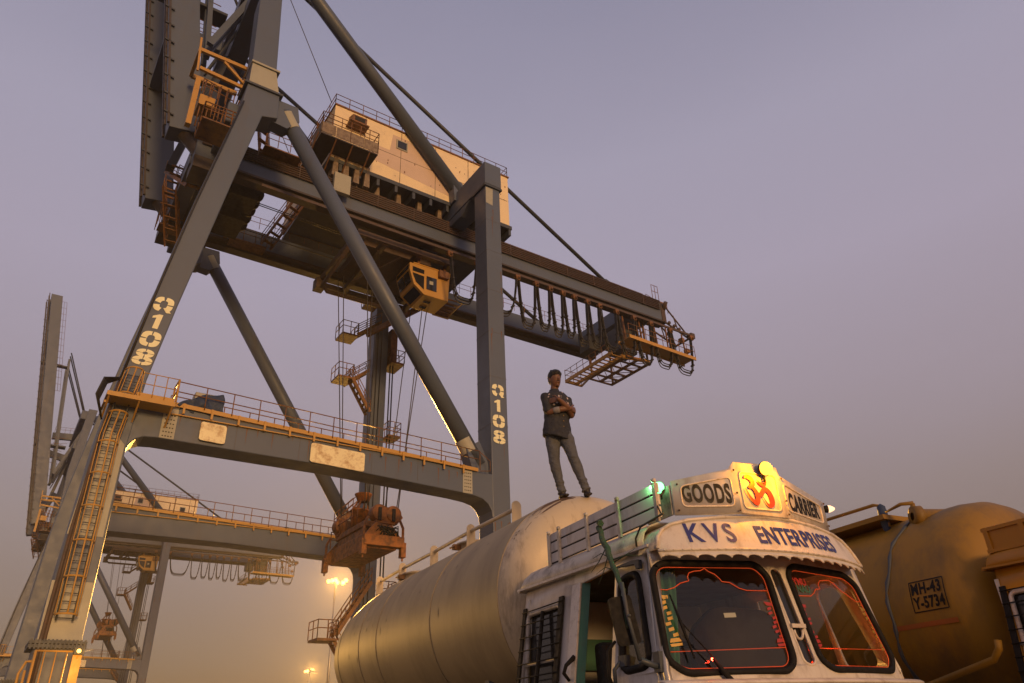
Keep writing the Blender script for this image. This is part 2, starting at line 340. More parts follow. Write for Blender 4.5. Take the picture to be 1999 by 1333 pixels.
def make_crane():
    root = thing('gantry_crane', 'large near gantry crane numbered Q108 on its legs, towering over the tanker truck', 'crane', (12.7, 44.2, 0), group='gantry cranes along the quay')
    CTX['off'] = (12.7, 44.2, 0)
    P = root; ys = (Y0, Y1)
    for i, y in enumerate(ys):
        # landside leg, vertical box
        lg = MB().bx(22.42, 23.65, y, y+1.5, 0, 36.4).build('leg', 'steel', P, bevel=.05)
        MB().bx(22.3, 23.8, y-.12, y+1.62, 36.4, 36.55).build('flange', 'steel_dark' , lg)
        if i == 0: MB().prism([(22.45, 34.9), (23.0, 34.8), (23.05, 36.3), (22.45, 36.3)], 'y', y-.012, y-.004).build('primer_patch', 'primer', lg)
        # waterside leg: straight foot, inclined shaft
        ft = MB().prism([(1.86, 0), (3.4, 0), (3.4, 12.9), (3.62, 16.4), (4.25, 20.6), (4.98, 25.0), (5.67, 29.2), (6.6, 34.6), (7.5, 34.9), (7.42, 36.7), (5.48, 36.7), (5.35, 35.0), (4.66, 31.0), (3.98, 27.0), (3.42, 23.2), (2.9, 19.4), (2.48, 16.2), (2.18, 13.4), (1.86, 5)], 'y', y, y+1.5).build('leg', 'steel', P, bevel=.05)
        MB().bx(5.3, 7.6, y-.12, y+1.62, 36.7, 36.85).build('flange', 'steel_dark', ft)
        b = MB().bx(1.66, 3.58, y-.2, y+1.7, 4.95, 5.07).bx(1.66, 3.58, y-.2, y+1.7, 5.1, 5.2)
        for k in range(14): b.bx(1.7+k*.137, 1.76+k*.137, y-.24, y-.2, 4.9, 5.25)
        b.build('flange', 'steel_dark', ft)
        if i == 0:
            MB().bx(1.9, 3.38, y-.012, y-.004, 5.25, 7.4).prism([(2.0, 9.2), (3.3, 9.2), (3.32, 13.2), (2.6, 13.9), (2.25, 13.2)], 'y', y-.012, y-.004).build('primer_patch', 'primer', ft)
        # mast above the girders
        MB().prism([(5.5, 36.85), (7.35, 36.85), (7.0, 38.6), (6.6, 45.2), (7.5, 55.6), (6.1, 55.6), (5.26, 44.2), (5.5, 38.6)], 'y', y+.0, y+1.3).build('mast_leg', 'steel', P, bevel=.04)
        MB().bx(5.45, 7.2, y-.1, y+1.4, 38.55, 38.7).prism([(5.52, 36.86), (7.34, 36.86), (7.0, 38.5), (5.52, 38.5)], 'y', y-.012, y-.004).build('mast_joint', 'primer', P)
        # portal beam with rounded haunches
        pb = [(3.3, 15.45), (3.3, 12.7), (3.42, 13.1), (3.55, 13.4), (3.72, 13.58), (4.0, 13.72), (4.5, 13.77), (12.8, 13.76), (20.3, 13.5), (21.3, 13.42), (21.8, 13.3), (22.15, 13.05), (22.36, 12.7), (22.42, 12.3), (22.5, 12.3), (22.5, 14.85), (12.7, 15.2)]
        MB().prism(pb, 'y', y+.02, y+1.5).build('portal_beam', 'steel', P, bevel=.04)
        # braces
        yc = y+.75
        br = MB().tube([(8.0, yc, 36.2), (21.95, yc, 15.5)], .49, 24).build('diagonal_brace', 'steel', P)
        MB().prism([(6.5, 34.9), (7.0, 36.7), (8.7, 36.7), (8.9, 35.6), (8.2, 34.7)], 'y', yc-.44, yc+.44).build('gusset', 'steel', br); MB().prism([(20.9, 16.3), (21.8, 16.9), (22.4, 15.6), (22.4, 14.8), (21.4, 14.8)], 'y', yc-.4, yc+.4).build('gusset', 'steel', br)
        for a_, b_ in (((8.1, yc, 36.1), (8.7, yc, 35.1)), ((21.35, yc, 16.25), (20.9, yc, 16.95))): MB().tube([a_, b_], .505, 24, cap=False).build('pale_joint_band', 'primer', br)
        if i == 0:
            for x in (4.6, 20.45):
                po = MB().bx(x, x+.62, y-.0, y+.046, 13.8 if x < 9 else 13.5, 15.25 if x < 9 else 14.8).build('access_panel', 'primer', P); w = MB()
                for r_ in range(6):
                    for c_ in range(4): w.bx(x+.1+c_*.12, x+.16+c_*.12, y-.012, y-.002, 13.88+r_*.2 - (x > 9)*.25, 13.93+r_*.2-(x > 9)*.25)
                w.build('bolt_rows', 'dark', po)
        sill = MB().bx(1.9, 23.6, y+.3, y+1.7, 1.6, 3.0); sill.build('sill_beam', 'steel', P, bevel=.04)
        for x in (1.0, 5.0, 20.2, 24.0):
            bg = MB().prism([(x-1.5, .35), (x+1.5, .35), (x+1.2, 1.3), (x-1.2, 1.3)], 'y', y+.5, y+1.5)
            for k in (-1, 0, 1): bg.lathe([(0, 0), (0, .34), (.3, .34), (.3, 0)], (x+k*.85, y+.85, .35), (x+k*.85, y+1.85, .35), 16)
            bg.build('wheel_bogie', 'steel_dark', P)
        # upper brace from the knee on the cross beam to the mast head
        yb = 38.6 if i == 0 else 50.0
        ub = MB().tube([(22.9, yb, 38.9), (10.1, yb, 52.5), (7.4, yb-1.6 if i == 0 else yb+1, 55.3)], .54, 24).build('upper_brace', 'steel', P)
        MB().prism([(22.2, 37.8), (23.3, 37.8), (23.4, 39.3), (22.7, 39.8), (22.1, 39.2)], 'y', yb-.42, yb+.42).build('knee_gusset', 'steel', ub)
    MB().bx(22.35, 23.75, Y0-.1, Y1+1.6, 36.6, 38.6).prism([(36.3, 36.6), (37.6, 35.9), (39.2, 36.0), (39.9, 36.6)], 'x', 22.4, 23.6).build('cross_beam', 'steel', P, bevel=.05)
    MB().bx(4.9, 6.7, Y0+1.9, Y1, 35.0, 36.6).build('cross_beam', 'steel', P, bevel=.05)
    for z in (48.6, 54.2): MB().bx(5.2, 6.6, Y0+1.6, Y1, z, z+1.6).build('mast_cross_beam', 'steel', P, bevel=.05)
    for z in (6.2, 9.3, 18.0, 21.2, 24.4, 27.6, 30.8, 33.4): MB().bx(22.41, 23.66, Y0-.006, Y0+1.506, z, z+.035).build('weld_seam', 'weld', P)
    for x in (7.9, 11.0, 14.9, 17.6): MB().bx(x, x+.035, Y0+.012, Y0+.019, 13.78, 15.0).build('beam_seam', 'weld', P); w = MB(); rr = random.Random(11)
    for k in range(22): x = 5.3+k*.74+rr.uniform(-.2, .2); zt = 15.36-(x-5)*.0323; w.add([(x, Y0+.014, zt-.25), (x+.10, Y0+.014, zt-.25), (x+.06, Y0+.014, zt-.25-rr.uniform(.2, 1.1)), (x+.04, Y0+.014, zt-.3)], [(0, 1, 2, 3)])
    for k in range(16): x = 22.5+rr.uniform(0, 1.0); z = rr.uniform(6, 35); w.add([(x, Y0-.005, z), (x+.08, Y0-.005, z), (x+.05, Y0-.005, z-rr.uniform(.5, 2.2)), (x+.03, Y0-.005, z-.3)], [(0, 1, 2, 3)])
    w.build('rust_streak', 'rustrun', P)
    # patches near the leg top, cables along the legs
    c = MB()
    for k, y in enumerate((34.12, 34.16)):
        c.tube([(1.95+k*.12, y, 1), (2.02+k*.12, y, 5.3), (2.12+k*.1, y, 9.5), (2.3+k*.1, y, 13.4), (2.55+k*.1, y, 16.2)], .075, 6)
    c.build('conduit', 'rusty', P)
    c = MB(); 
    c.tube([(2.55, 34.1, 16.2), (3.25, 34.1, 21.6), (4.05, 34.1, 27.0), (5.42, 34.1, 35.1)], .06, 6)
    for k in range(5): a = .15*k; c.tube([(2.5, 34.0-a*.3, 16.1), (2.05-a*.3, 33.8-a, 15.7), (1.9-a*.3, 33.8-a, 14.9), (2.2, 34.0, 14.1)], .04, 5)
    c.build('leg_cable', 'cable', P)
    for k in range(9):
        z = 17.2+2.0*k; x = 2.55+(z-16.2)*.155
    # Q108 in stencilled letters on both near legs
    for name, (cx, cz, dx, hgt) in {'w': (3.62, 20.45, -.118, .78), 'l': (22.98, 20.3, 0, .80)}.items():
        m = MB()
        for k, ch in enumerate('Q108'):
            z = cz-k*(.985 if name == 'w' else 1.02); x = cx+dx*k*1.0
            for pi_, poly in enumerate(stencil(ch)):
                m.prism([(x+(u-.5)*.86+(v-.6)*.64*.16*(name == 'w'), z+(v-.62)*.64) for u, v in poly], 'y', Y0-.016-.0025*pi_, Y0-.004-.0008*pi_)
        m.build('stencil_number', 'stencil', P)
    # sign plates on the portal beam
    for x0, x1, z0, z1, r in ((11.55, 14.45, 13.78, 14.78, .12), (6.25, 7.42, 13.95, 14.85, .12)):
        s = MB().prism([(u, v-(u-x0)*.03) for u, v in rrect(x0, x1, z0, z1, r)], 'y', Y0-.14, Y0-.07); s.build('sign_plate', 'signplate', P)
    # portal walkways, near and far frame
    for y in ys:
        w = MB()
        for yy in (y-.10, y+1.6): w.beam((5.0, yy, 15.45), (21.4, yy, 14.92), .06, .2)
        w.bx(4.9, 21.2, y-.1, y+.05, 14.95, 15.0)
        for k in range(13):
            x = 5.4+k*1.25; z = 15.45-(x-5.0)*.0323; w.beam((x, y-.16, z-.4), (x, y-.16, z+.1), .1, .06)
        o = w.build('toe_board', 'yellow', P)
        w = MB(); railing(w, (5.0, y-.16, 15.45), (21.5, y-.16, 14.92), 13, 1.12); railing(w, (5.0, y+1.6, 15.45), (21.5, y+1.6, 14.92), 13, 1.12)
        w.tube([(21.5, y-.16, 16.0), (22.1, y-.3, 15.5), (22.1, y-.3, 14.9), (21.5, y-.16, 14.85)], .025, 5)
        w.build('walkway_railing', 'yellow_old', P)
    # corner platform and caged ladder on the waterside leg
    w = MB(); deck(w, 2.1, 4.85, 33.1, 34.15, 15.05, .1); w.beam((2.1, 33.1, 15.0), (4.85, 33.1, 15.0), .08, .2); w.beam((2.1, 34.1, 14.6), (2.1, 33.1, 14.6), .08, .1)
    w.bx(3.25, 4.8, 33.14, 33.18, 15.1, 15.3)
    for x in (2.2, 3.4, 4.75): w.beam((x, 33.1, 14.95), (x, 34.2, 14.3), .07, .09)
    pf = w.build('corner_platform', 'yellow', P)
    w = MB(); railing(w, (3.35, 33.12, 15.1), (4.85, 33.12, 15.1), 3, 1.15, .022); railing(w, (4.85, 33.12, 15.1), (4.85, 34.1, 15.1), 1, 1.15, .045)
    w.build('platform_railing', 'yellow', pf)
    w = MB(); y = 33.95; lad = lambda z: 2.62+(z-5.9)*.004 if z < 13.5 else 2.66+(z-13.5)*.12
    for dx in (-.28, .28): w.tube([(lad(z)+dx, y, z) for z in (5.9, 9.5, 13.5, 15, 16.5)], .04, 5)
    for k in range(35): z = 6.0+k*.305; w.tube([(lad(z)-.28, y, z), (lad(z)+.28, y, z)], .018, 4)
    w.build('ladder', 'steel_dark', P)
    w = MB()
    hoop = lambda z, k: (lad(z)+.38*cos(pi+pi*k/8), y-.08-.5*sin(pi*k/8), z)
    for z0, z1, n in ((6.1, 14.4, 6), (15.3, 16.55, 1)):
        for k in range(n+1): z = lerp(z0, z1, k/n); w.tube([hoop(z, j) for j in range(9)], .04, 5)
        for j in (0, 2, 4, 6, 8): w.tube([hoop(lerp(z0, z1, k/8), j) for k in range(9)], .036 if j in (4, 6) else .022, 5)
    w.build('ladder_cage', 'yellow', P)
    w = MB()
    for z in (1.2, 2.4, 3.6, 4.75): w.tube([(1.9, 34.1, z), (1.9, 33.1, z), (3.3, 33.1, z), (3.3, 34.1, z)], .035, 5)
    for x in (1.9, 2.2, 2.55, 2.9, 3.3):
        w.tube([(x, 33.1, .3), (x, 33.1, 4.75)], .05 if x in (1.9, 3.3) else .025, 5)
    w.tube([(1.6, 33.4, .2), (1.55, 33.3, 4.0), (1.7, 33.3, 4.4), (1.9, 33.2, 4.4)], .05, 6); w.tube([(1.75, 33.2, .2), (1.72, 33.2, 4.1)], .05, 6)
    w.bx(3.1, 3.4, 33.05, 33.15, .3, 4.8); w.build('cage_stair_frame', 'yellow', P)
    MB().bx(2.0, 3.2, 33.5, 34.15, .3, 3.1).build('electrical_cabinet', 'steel_dark', P, bevel=.02)
    # ------------- main girders
    for i, (ya, yb) in enumerate(((39.45, 40.35), (47.55, 48.6))):
        g = MB().bx(4.0 if i == 0 else 3.75, 45.0 if i == 0 else 44.1, ya, yb, 34.45, 36.4 if i == 0 else 36.1).build('girder', 'steel', P, bevel=.03)
        x0, x1 = (4.05, 44.8) if i == 0 else (3.8, 43.9)
        MB().bx(x0, x1, ya-.08, yb+.15, 34.3, 34.44).bx(x0, x1, ya+.2, yb-.1, 34.05, 34.3).build('bottom_flange', 'underside', g)
        MB().bx(x0+.4, x1-.2, (yb+.15) if i == 0 else ya-.3, (yb+.3) if i == 0 else ya-.1, 34.3, 34.45).build('trolley_rail', 'rusty', g)
        if i == 0:
            w = MB()
            for k in range(6): w.tube([(4.3, ya-.12, 35.52+k*.18), (44.6, ya-.12, 35.52+k*.18)], .07, 6)
            for k in range(14): w.bx(4.8+k*2.9, 4.86+k*2.9, ya-.2, ya, 35.45, 36.5)
            w.build('pipe_rack', 'rusty', g)
            MB().bx(4.2, 44.8, ya-.1, ya+.4, 36.41, 36.52).build('cable_tray', 'steel_dark', g)
        w = MB(); yy = yb+.0 if i == 0 else ya+.05
        railing(w, (8, yy, 36.4), (43.6, yy, 36.4), 30, 1.05, .022); w.build('girder_railing', 'yellow_old', g)
    MB().bx(41.6, 44.3, 40.35, 47.6, 34.6, 36.0).build('end_tie_beam', 'steel', P, bevel=.04)
    MB().bx(3.9, 4.9, 40.35, 47.6, 34.4, 36.0).build('end_tie_beam', 'steel', P, bevel=.04)
    w = MB()
    for x in (44.85,): w.bx(x, x+.5, 39.4, 40.5, 34.3, 36.4).tube([(x+.2, 38.9, 36.2), (x+.45, 39.5, 35.8), (x+.45, 40.5, 35.8)], .2, 8)
    w.build('girder_end_cap', 'rusty', P)
    # ------------- machinery house
    hx0, hx1, hy0, hy1, hz0, hz1 = 12.5, 27.85, 39.0, 49.0, 38.05, 43.15
    h = MB().bx(hx0, hx1, hy0, hy1, hz0, hz1).build('machinery_house', 'house', P, bevel=.03)
    MB().bx(hx0-.06, hx1+.08, hy0-.08, hy1+.08, hz1, hz1+.12).build('house_roof', 'yellow_old', h)
    w = MB().bx(hx0-.1, hx1+.15, hy0-.1, hy1+.1, hz0-.35, hz0-.02)
    for k in range(11): x = 13.2+k*1.45; w.bx(x, x+.22, hy0-.05, hy1, hz0-.95, hz0-.35)
    w.bx(hx0, hx1, 44, 49, 37.0, 37.3); w.build('house_underframe', 'steel_dark', h)
    for k in range(9): x = 12.9+k*1.75; MB().prism([(x-.12, 36.4), (x+.32, 36.4), (x+.25, hz0-.36), (x-.05, hz0-.36)], 'y', 39.7, 40.1).build('house_support', 'parapet', h)
    w = MB(); railing(w, (hx0, hy0+.1, hz1+.12), (hx1, hy0+.1, hz1+.12), 14, 1.1, .03); railing(w, (hx0, hy0+.1, hz1+.12), (hx0, hy1, hz1+.12), 8, 1.1, .03); railing(w, (hx1, hy0+.1, hz1+.12), (hx1, hy1, hz1+.12), 8, 1.1, .03)
    w.build('roof_railing', 'yellow_old', h)
    for x0, x1, z0, z1, fr in ((13.75, 14.25, 40.35, 40.95, .08), (17.6, 18.35, 41.45, 42.15, .1), (24.9, 25.7, 40.7, 41.5, .1)):
        f = MB().bx(x0-fr, x1+fr, hy0-.07, hy0-.01, z0-fr, z1+fr).build('window', 'primer', h); MB().bx(x0, x1, hy0-.09, hy0-.075, z0, z1).build('pane', 'darkglass', f)
    MB().prism([(15.6, 39.4), (22.8, 38.6), (21.9, 40.1), (18.6, 42.6), (17.2, 42.6), (17.0, 40.9), (15.5, 40.9)], 'y', hy0-.006, hy0-.002).build('repainted_patch', 'repaint', h)
    w = MB()
    for x in (14.9, 17.9, 20.9, 23.9, 26.4): w.bx(x, x+.05, hy0-.012, hy0-.003, hz0+.02, hz1-.02)
    w.bx(12.6, 27.7, hy0-.012, hy0-.003, 40.55, 40.6); w.build('panel_joint', 'parapet', h)
    w = MB(); rr = random.Random(5)
    for k in range(40): x = rr.uniform(15.8, 27.5); z = rr.uniform(38.3, 42.6); s_ = rr.uniform(.03, .09); w.bx(x, x+s_, hy0-.01, hy0-.004, z, z+s_*rr.uniform(1, 2.5))
    w.build('rust_spot', 'rustrun', h)
    a = MB().bx(13.4, 14.9, hy0-.9, hy0-.0, 41.4, 41.5).prism([(hy0, 42.45), (hy0-.85, 42.1), (hy0-.85, 41.5), (hy0, 41.5)], 'x', 13.6, 14.7).build('air_conditioner', 'yellow_old', h)
    MB().bx(13.75, 14.55, hy0-.88, hy0-.86, 41.6, 41.98).build('grille', 'dark', a)
    # parapet platform on the waterside end of the house
    w = MB(); w.bx(11.2, 15.4, 37.4, 39.0, 38.35, 38.45).bx(11.2, 12.4, 39.0, 42.5, 38.35, 38.45)
    w.build('platform_floor', 'underside', h)
    w = MB()
    for k in range(4): w.bx(11.2+k*1.05, 12.2+k*1.05, 37.36, 37.4, 38.5, 39.4)
    w.bx(11.16, 11.2, 37.4, 39.2, 38.5, 39.4)
    w.build('parapet_panel', 'parapet', h)
    w = MB(); railing(w, (11.2, 37.4, 38.5), (15.4, 37.4, 38.5), 6, 1.9, .03, (.58, .78)); railing(w, (15.4, 37.4, 38.5), (15.4, 39, 38.5), 2, 1.9, .03)
    railing(w, (11.2, 37.4, 38.5), (11.2, 42, 38.5), 4, 1.9, .03, (.58, .78))
    for x in (11, 12.3, 13.5, 14.8): w.beam((x, 37.45, 38.35), (x, 39.6, 36.9), .08, .12)
    w.build('platform_railing', 'yellow_old', h)
    w = MB()
    for k in range(4): w.prism([(12.7+k*.8, 36.5), (13.15+k*.8, 36.5), (13.08+k*.8, 38.3), (12.8+k*.8, 38.3)], 'y', 38.9, 39.2)
    w.build('bracket_post', 'parapet', h)
    MB().bx(12.85, 14.05, 38.6, 38.95, 34.95, 36.6).build('white_control_box', 'primer', P, bevel=.03)
    # stairs up the end of the house and along the girders
    w = MB(); flight(w, (9.6, 40.3, 36.5), (12.0, 42.6, 39.2), .8, (.7, -.7, 0)); flight(w, (8.2, 39.7, 36.45), (6.9, 37.3, 39.4), .8, (.85, .4, 0)); deck(w, 7.9, 10.4, 38.4, 40.2, 36.45); railing(w, (7.9, 38.4, 36.5), (10.4, 38.4, 36.5), 3, 1.05)
    w.build('girder_stair', 'yellow_old', P)
    w = MB(); flight(w, (5.6, 47.9, 36.6), (8.4, 47.4, 34.4), .8, (0, 1, 0)); deck(w, 8.3, 10.9, 46.6, 47.7, 34.3); flight(w, (10.8, 46.6, 34.3), (12.2, 43.4, 37.4), .9, (.9, .4, 0))
    railing(w, (8.3, 46.6, 34.3), (10.9, 46.6, 34.3), 3, 1.1); w.build('inner_stair', 'yellow_old', P)
    # sheave block hanging between the girders near the hinge
    w = MB(); w.bx(6.8, 8.6, 41.2, 43.0, 33.9, 35.2).bx(6.6, 8.5, 43.6, 46.0, 33.7, 35.0)
    for k in range(5): w.lathe([(0, 0), (0, .6), (.25, .6), (.25, 0)], (8.4, 41.3+k*.95, 34.6), (8.4, 42.3+k*.95, 34.6), 18)
    w.build('rope_sheaves', 'dark', P)
    w = MB()
    for y in (42.0, 42.2, 45.4): w.tube([(8.5, y, 34.4), (16, y, 34.2)], .035, 5)
    w.build('haul_rope', 'rope', P)
    # ------------- trolley and operator cabin
    w = MB()
    for y in (40.2, 48.0): w.bx(15.4, 23.2, y-.2, y+.2, 33.1, 33.55)
    for x in (15.5, 17.6, 20.4, 23.0): w.bx(x-.2, x+.2, 40.2, 48.0, 33.05, 33.5)
    w.bx(16.5, 22.0, 41.5, 46.5, 33.5, 34.2)
    w.tube([(15.4, 40.6, 33.0), (15.4, 46.5, 32.4), (15.9, 46.9, 32.2), (21.0, 46.9, 32.2)], .16, 8)
    w.bx(15.0, 15.7, 46.8, 47.6, 32.3, 33.2)
    w.beam((17.4, 41, 33), (19.2, 44.5, 32.5), .12, .16); w.beam((19.2, 41, 33), (17.2, 45.0, 32.5), .12, .16)
    w.build('trolley_frame', 'rusty', P)
    cab = [(19.75, 32.55), (23.15, 32.55), (23.0, 30.1), (21.0, 30.1), (20.15, 30.75), (19.75, 32.0)]
    cb = MB().prism(cab, 'y', 40.5, 42.7).bx(20.1, 23.4, 40.55, 42.6, 32.6, 32.72).build('operator_cabin', 'yellow', P, bevel=.04)
    w = MB().prism([(19.98, 32.25), (20.95, 32.2), (20.95, 31.85), (20.0, 31.85)], 'y', 40.48, 40.49).prism([(20.0, 31.7), (20.95, 31.65), (20.95, 30.5), (20.3, 30.95), (20.05, 31.5)], 'y', 40.48, 40.49)
    w.bx(21.15, 22.0, 40.47, 40.49, 30.6, 31.75)
    for a, b in ((40.7, 41.5), (41.6, 42.5)): w.beam((19.74, (a+b)/2, 31.85), (20.0, (a+b)/2, 31.0), b-a, .02, (1, 0, 0))
    w.bx(19.72, 19.74, 40.65, 42.55, 32.05, 32.4)
    w.beam((20.25, 41.6, 30.67), (20.85, 41.6, 30.2), 1.7, .03, (1, 0, 1))
    w.bx(21.4, 21.9, 41.2, 41.5, 30.08, 30.1).bx(21.5, 22.0, 42.0, 42.3, 30.08, 30.1)
    w.build('cabin_window', 'darkglass', cb)
    MB().bx(21.4, 21.7, 40.455, 40.468, 31.1, 31.4).build('window_sticker', 'primer', cb)
    w = MB()
    for y in (40.8, 42.4): w.beam((20.6, y, 32.6), (20.6, y, 33.4), .2, .2).beam((22.8, y, 32.6), (22.8, y, 33.4), .2, .2)
    for k in range(4): w.bx(22.9, 24.1, 40.9+k*.45, 41.15+k*.45, 30.25, 30.33)
    w.tube([(23.0, 40.6, 30.4), (24.3, 40.6, 30.4), (24.3, 42.6, 30.4), (23.0, 42.6, 30.4)], .06, 6).bx(22.9, 24.3, 42.6, 42.8, 30.1, 30.4).bx(22.1, 22.9, 40.2, 40.5, 31.9, 32.5)
    w.build('cabin_bracket', 'yellow_old', cb)
    # ------------- festoon cables
    w = MB().beam((8.2, 38.9, 33.45), (47.9, 38.9, 33.45), .12, .2)
    for k in range(28): x = 9+k*1.4; w.beam((x, 38.9, 33.45), (x, 39.5, 33.95), .06, .08)
    w.build('festoon_rail', 'rusty', P)
    fx = [22.2, 24.6, 28.3, 30.1, 31.5, 32.8, 34.0, 35.4, 36.7, 38.6, 40.6, 42.6, 45.0, 47.7]
    for k, x in enumerate(fx):
        t = MB().bx(x-.2, x+.2, 38.75, 39.05, 33.1, 33.35).lathe([(0, .14), (.02, .2), (.16, .2), (.18, .14)], (x, 38.7, 33.05), (x, 39.2, 33.05), 12)
        t.build('cable_trolley', 'yellow_old', P)
    for k in range(len(fx)-1):
        a, b = fx[k], fx[k+1]; w = MB(); low = 29.3+(.35 if k < 2 else 0)+random.uniform(-.15, .25); n = 14
        for j, (dy, dz) in enumerate(((-.12, 0), (-.03, -.2), (.06, -.08), (.14, -.33))):
            pts = [(a+.08, 38.9+dy, 33.05)]
            for q in range(n+1):
                t = q/n; e = 5.0; xx = lerp(a+.12, b-.12, .5+.5*math.copysign(abs(2*t-1)**.55, 2*t-1)); zz = (low+dz)+(33.0-low)*abs(2*t-1)**2.6*.93; pts.append((xx+random.uniform(-.015, .015), 38.9+dy, zz))
            pts.append((b-.08, 38.9+dy, 33.05)); w.tube(pts, .045, 5)
        for t in (.12, .2, .3, .7, .8, .88):
            zz = low+(33.0-low)*abs(2*t-1)**2.6*.93-.1; xx = lerp(a+.12, b-.12, .5+.5*math.copysign(abs(2*t-1)**.55, 2*t-1)); w.bx(xx-.07, xx+.07, 38.72, 39.1, zz-.06, zz+.06)
        w.build('festoon_cable', 'cable', P)
    # ------------- platforms at the backreach end
    w = MB(); w.beam((39.5, 38.6, 30.95), (47.5, 38.6, 30.8), .1, .32); w.beam((39.5, 40.0, 30.95), (47.5, 40.0, 30.8), .1, .32)
    deck(w, 39.5, 47.5, 38.6, 40.0, 30.9, .05); bp = w.build('end_platform', 'yellow', P)
    w = MB(); railing(w, (39.5, 38.6, 31.1), (47.5, 38.6, 30.95), 8, 1.1, .03); railing(w, (39.5, 40.0, 31.1), (47.5, 40.0, 30.95), 8, 1.1, .03)
    for x in (40.5, 42.5, 44.4, 46.2): w.beam((x, 40, 31), (x, 40.2, 34), .12, .12)
    for x, z in ((46.5, 32.6), (45.1, 32.2), (47.0, 31.6)): w.bx(x, x+.4, 39.0, 39.4, z, z+.35)
    w.beam((44.2, 38.7, 33.1), (44.2, 38.7, 31), .1, .1); w.beam((46.2, 38.7, 33.0), (46.4, 38.7, 31), .1, .1)
    for k in range(4): w.beam((41+k*1.6, 38.6, 31.1), (42.4+k*1.6, 40.0, 31.1), .06, .06)
    w.build('end_platform_railing', 'yellow_old', bp)
    w = MB(); 
    for y in (39.3, 41.0): w.tube([(44.9, y, 34.3), (48.0, y, 33.3)], .09, 6); w.tube([(45.2, y, 36.1), (47.9, y, 33.5)], .08, 6); w.tube([(46.6, y, 33.7), (46.2, y, 35.3)], .06, 6)
    w.tube([(48, 39.2, 33.4), (48, 41.2, 33.4)], .1, 6); w.bx(47.7, 48.2, 38.8, 39.2, 33.2, 33.7)
    for k in range(5): w.lathe([(0, 0), (0, .16), (.12, .16), (.12, 0)], (45.4+k*.6, 39.1, 34.25-k*.17), (45.4+k*.6, 40.1, 34.25-k*.17), 10)
    w.build('end_outrigger', 'rusty', P)
    w = MB(); deck(w, 44.3, 45.6, 39.4, 40.6, 36.5); railing(w, (43.9, 39.35, 36.5), (44.7, 39.35, 36.5), 2, 1.5); railing(w, (44.4, 40.6, 36.5), (45.7, 40.6, 36.2), 2, 1.3); railing(w, (45.7, 39.4, 35.4), (45.7, 40.6, 35.4), 2, 1.3)
    w.build('girder_end_landing', 'yellow_old', P)
    w = MB(); z = 30.1
    for x in (40.7, 42.0, 43.4): w.beam((x, 40.3, z), (x, 45.5, z), .14, .22)
    for k in range(6): y = 40.3+k*1.04; w.beam((40.7, y, z), (43.4, y, z), .1, .16)
    for k in range(5): y = 40.3+k*1.04; w.beam((40.7, y, z), (42.0, y+1.04, z), .05, .05); w.beam((42.0, y+1.04, z), (43.4, y, z), .05, .05)
    for x, y in ((40.8, 40.5), (43.3, 40.5), (40.8, 45.2), (43.3, 45.2)): w.beam((x, y, z), (x, y, 34.6), .14, .14)
    w.beam((40.8, 40.5, z), (43.3, 40.5, 33.5), .1, .1)
    hp = w.build('hanging_platform', 'yellow_old', P)
    w = MB()
    for x in (39.2, 40.4): w.beam((x, 40.6, z+.1), (x, 47.1, z), .12, .3)
    for k in range(12): y = 40.8+k*.55; w.beam((39.2, y, z), (40.4, y, z), .16, .05)
    w.beam((39.2, 47.1, z), (41.1, 47.1, z), .1, .2); w.beam((41.1, 47.1, z), (40.5, 45, z), .1, .2); w.beam((40.4, 40.6, z), (43.3, 40.3, z+.1), .12, .32)
    w.build('hanging_walkway', 'yellow', hp)
    w = MB(); railing(w, (39.2, 41.0, z+.1), (39.2, 47.1, z), 7, 1.1); railing(w, (41.1, 47.1, z+.1), (39.2, 47.1, z+.1), 2, 1.1); railing(w, (40.4, 40.6, z+.2), (43.3, 40.4, z+.2), 3, 1.1)
    w.build('hanging_railing', 'yellow_old', hp)
    MB().bx(40.9, 43.0, 41.3, 42.9, 31.3, 33.6).bx(39.6, 41.0, 43.8, 45.2, 32.2, 33.8).lathe([(0, 0), (0, .5), (1.2, .5), (1.2, 0)], (41, 43.2, 32.6), (43, 43.2, 32.6), 14).build('winch_housing', 'steel_dark', P, bevel=.03)
    # ------------- backstays and thin ropes
    w = MB(); w.tube([(39.2, 40.15, 36.9), (7.0, 39.9, 55.4)], .17, 8).prism([(38.3, 36.3), (40.2, 36.3), (39.3, 37.2), (38.9, 37.3)], 'y', 40.0, 40.3); w.build('backstay', 'steel_dark', P)
    w = MB(); w.tube([(37.4, 48.2, 36.4), (7.0, 48.5, 54.2)], .17, 8).build('backstay', 'steel_dark', P)
    w = MB()
    for y, x1 in ((39.4, 12.3), (47.5, 12.3)): w.tube([(x1, y, 43.6), (6.6, y-1, 54)], .03, 5)
    w.tube([(11.8, 43, 41), (7.0, 42, 47)], .03, 5); w.build('thin_rope', 'rope', P)
    # ------------- raised boom
    for i, (ya, yb, L_, xb) in enumerate(((39.5, 40.9, 43.5, 2.25), (47.6, 49.0, 46.2, 2.35))):
        s = -.165
        bm_ = MB().prism([(xb, 36.0), (xb+1.85, 36.3), (xb+1.95+L_*s, 36+L_), (xb+L_*s, 36+L_)], 'y', ya, yb).build('boom_girder', 'steel', P, bevel=.03)
        w = MB()
        for yy in (ya-.16, yb-.05): w.beam((xb-.1, yy+.1, 36.2), (xb-.1+(L_-.5)*s, yy+.1, 35.7+L_), .2, .14, (1, 0, 0))
        w.beam((xb-.22, ya+.5, 36.4), (xb-.22+(L_-1)*s, ya+.5, 35.4+L_), .14, .12, (1, 0, 0)); w.build('boom_rail', 'underside', bm_)
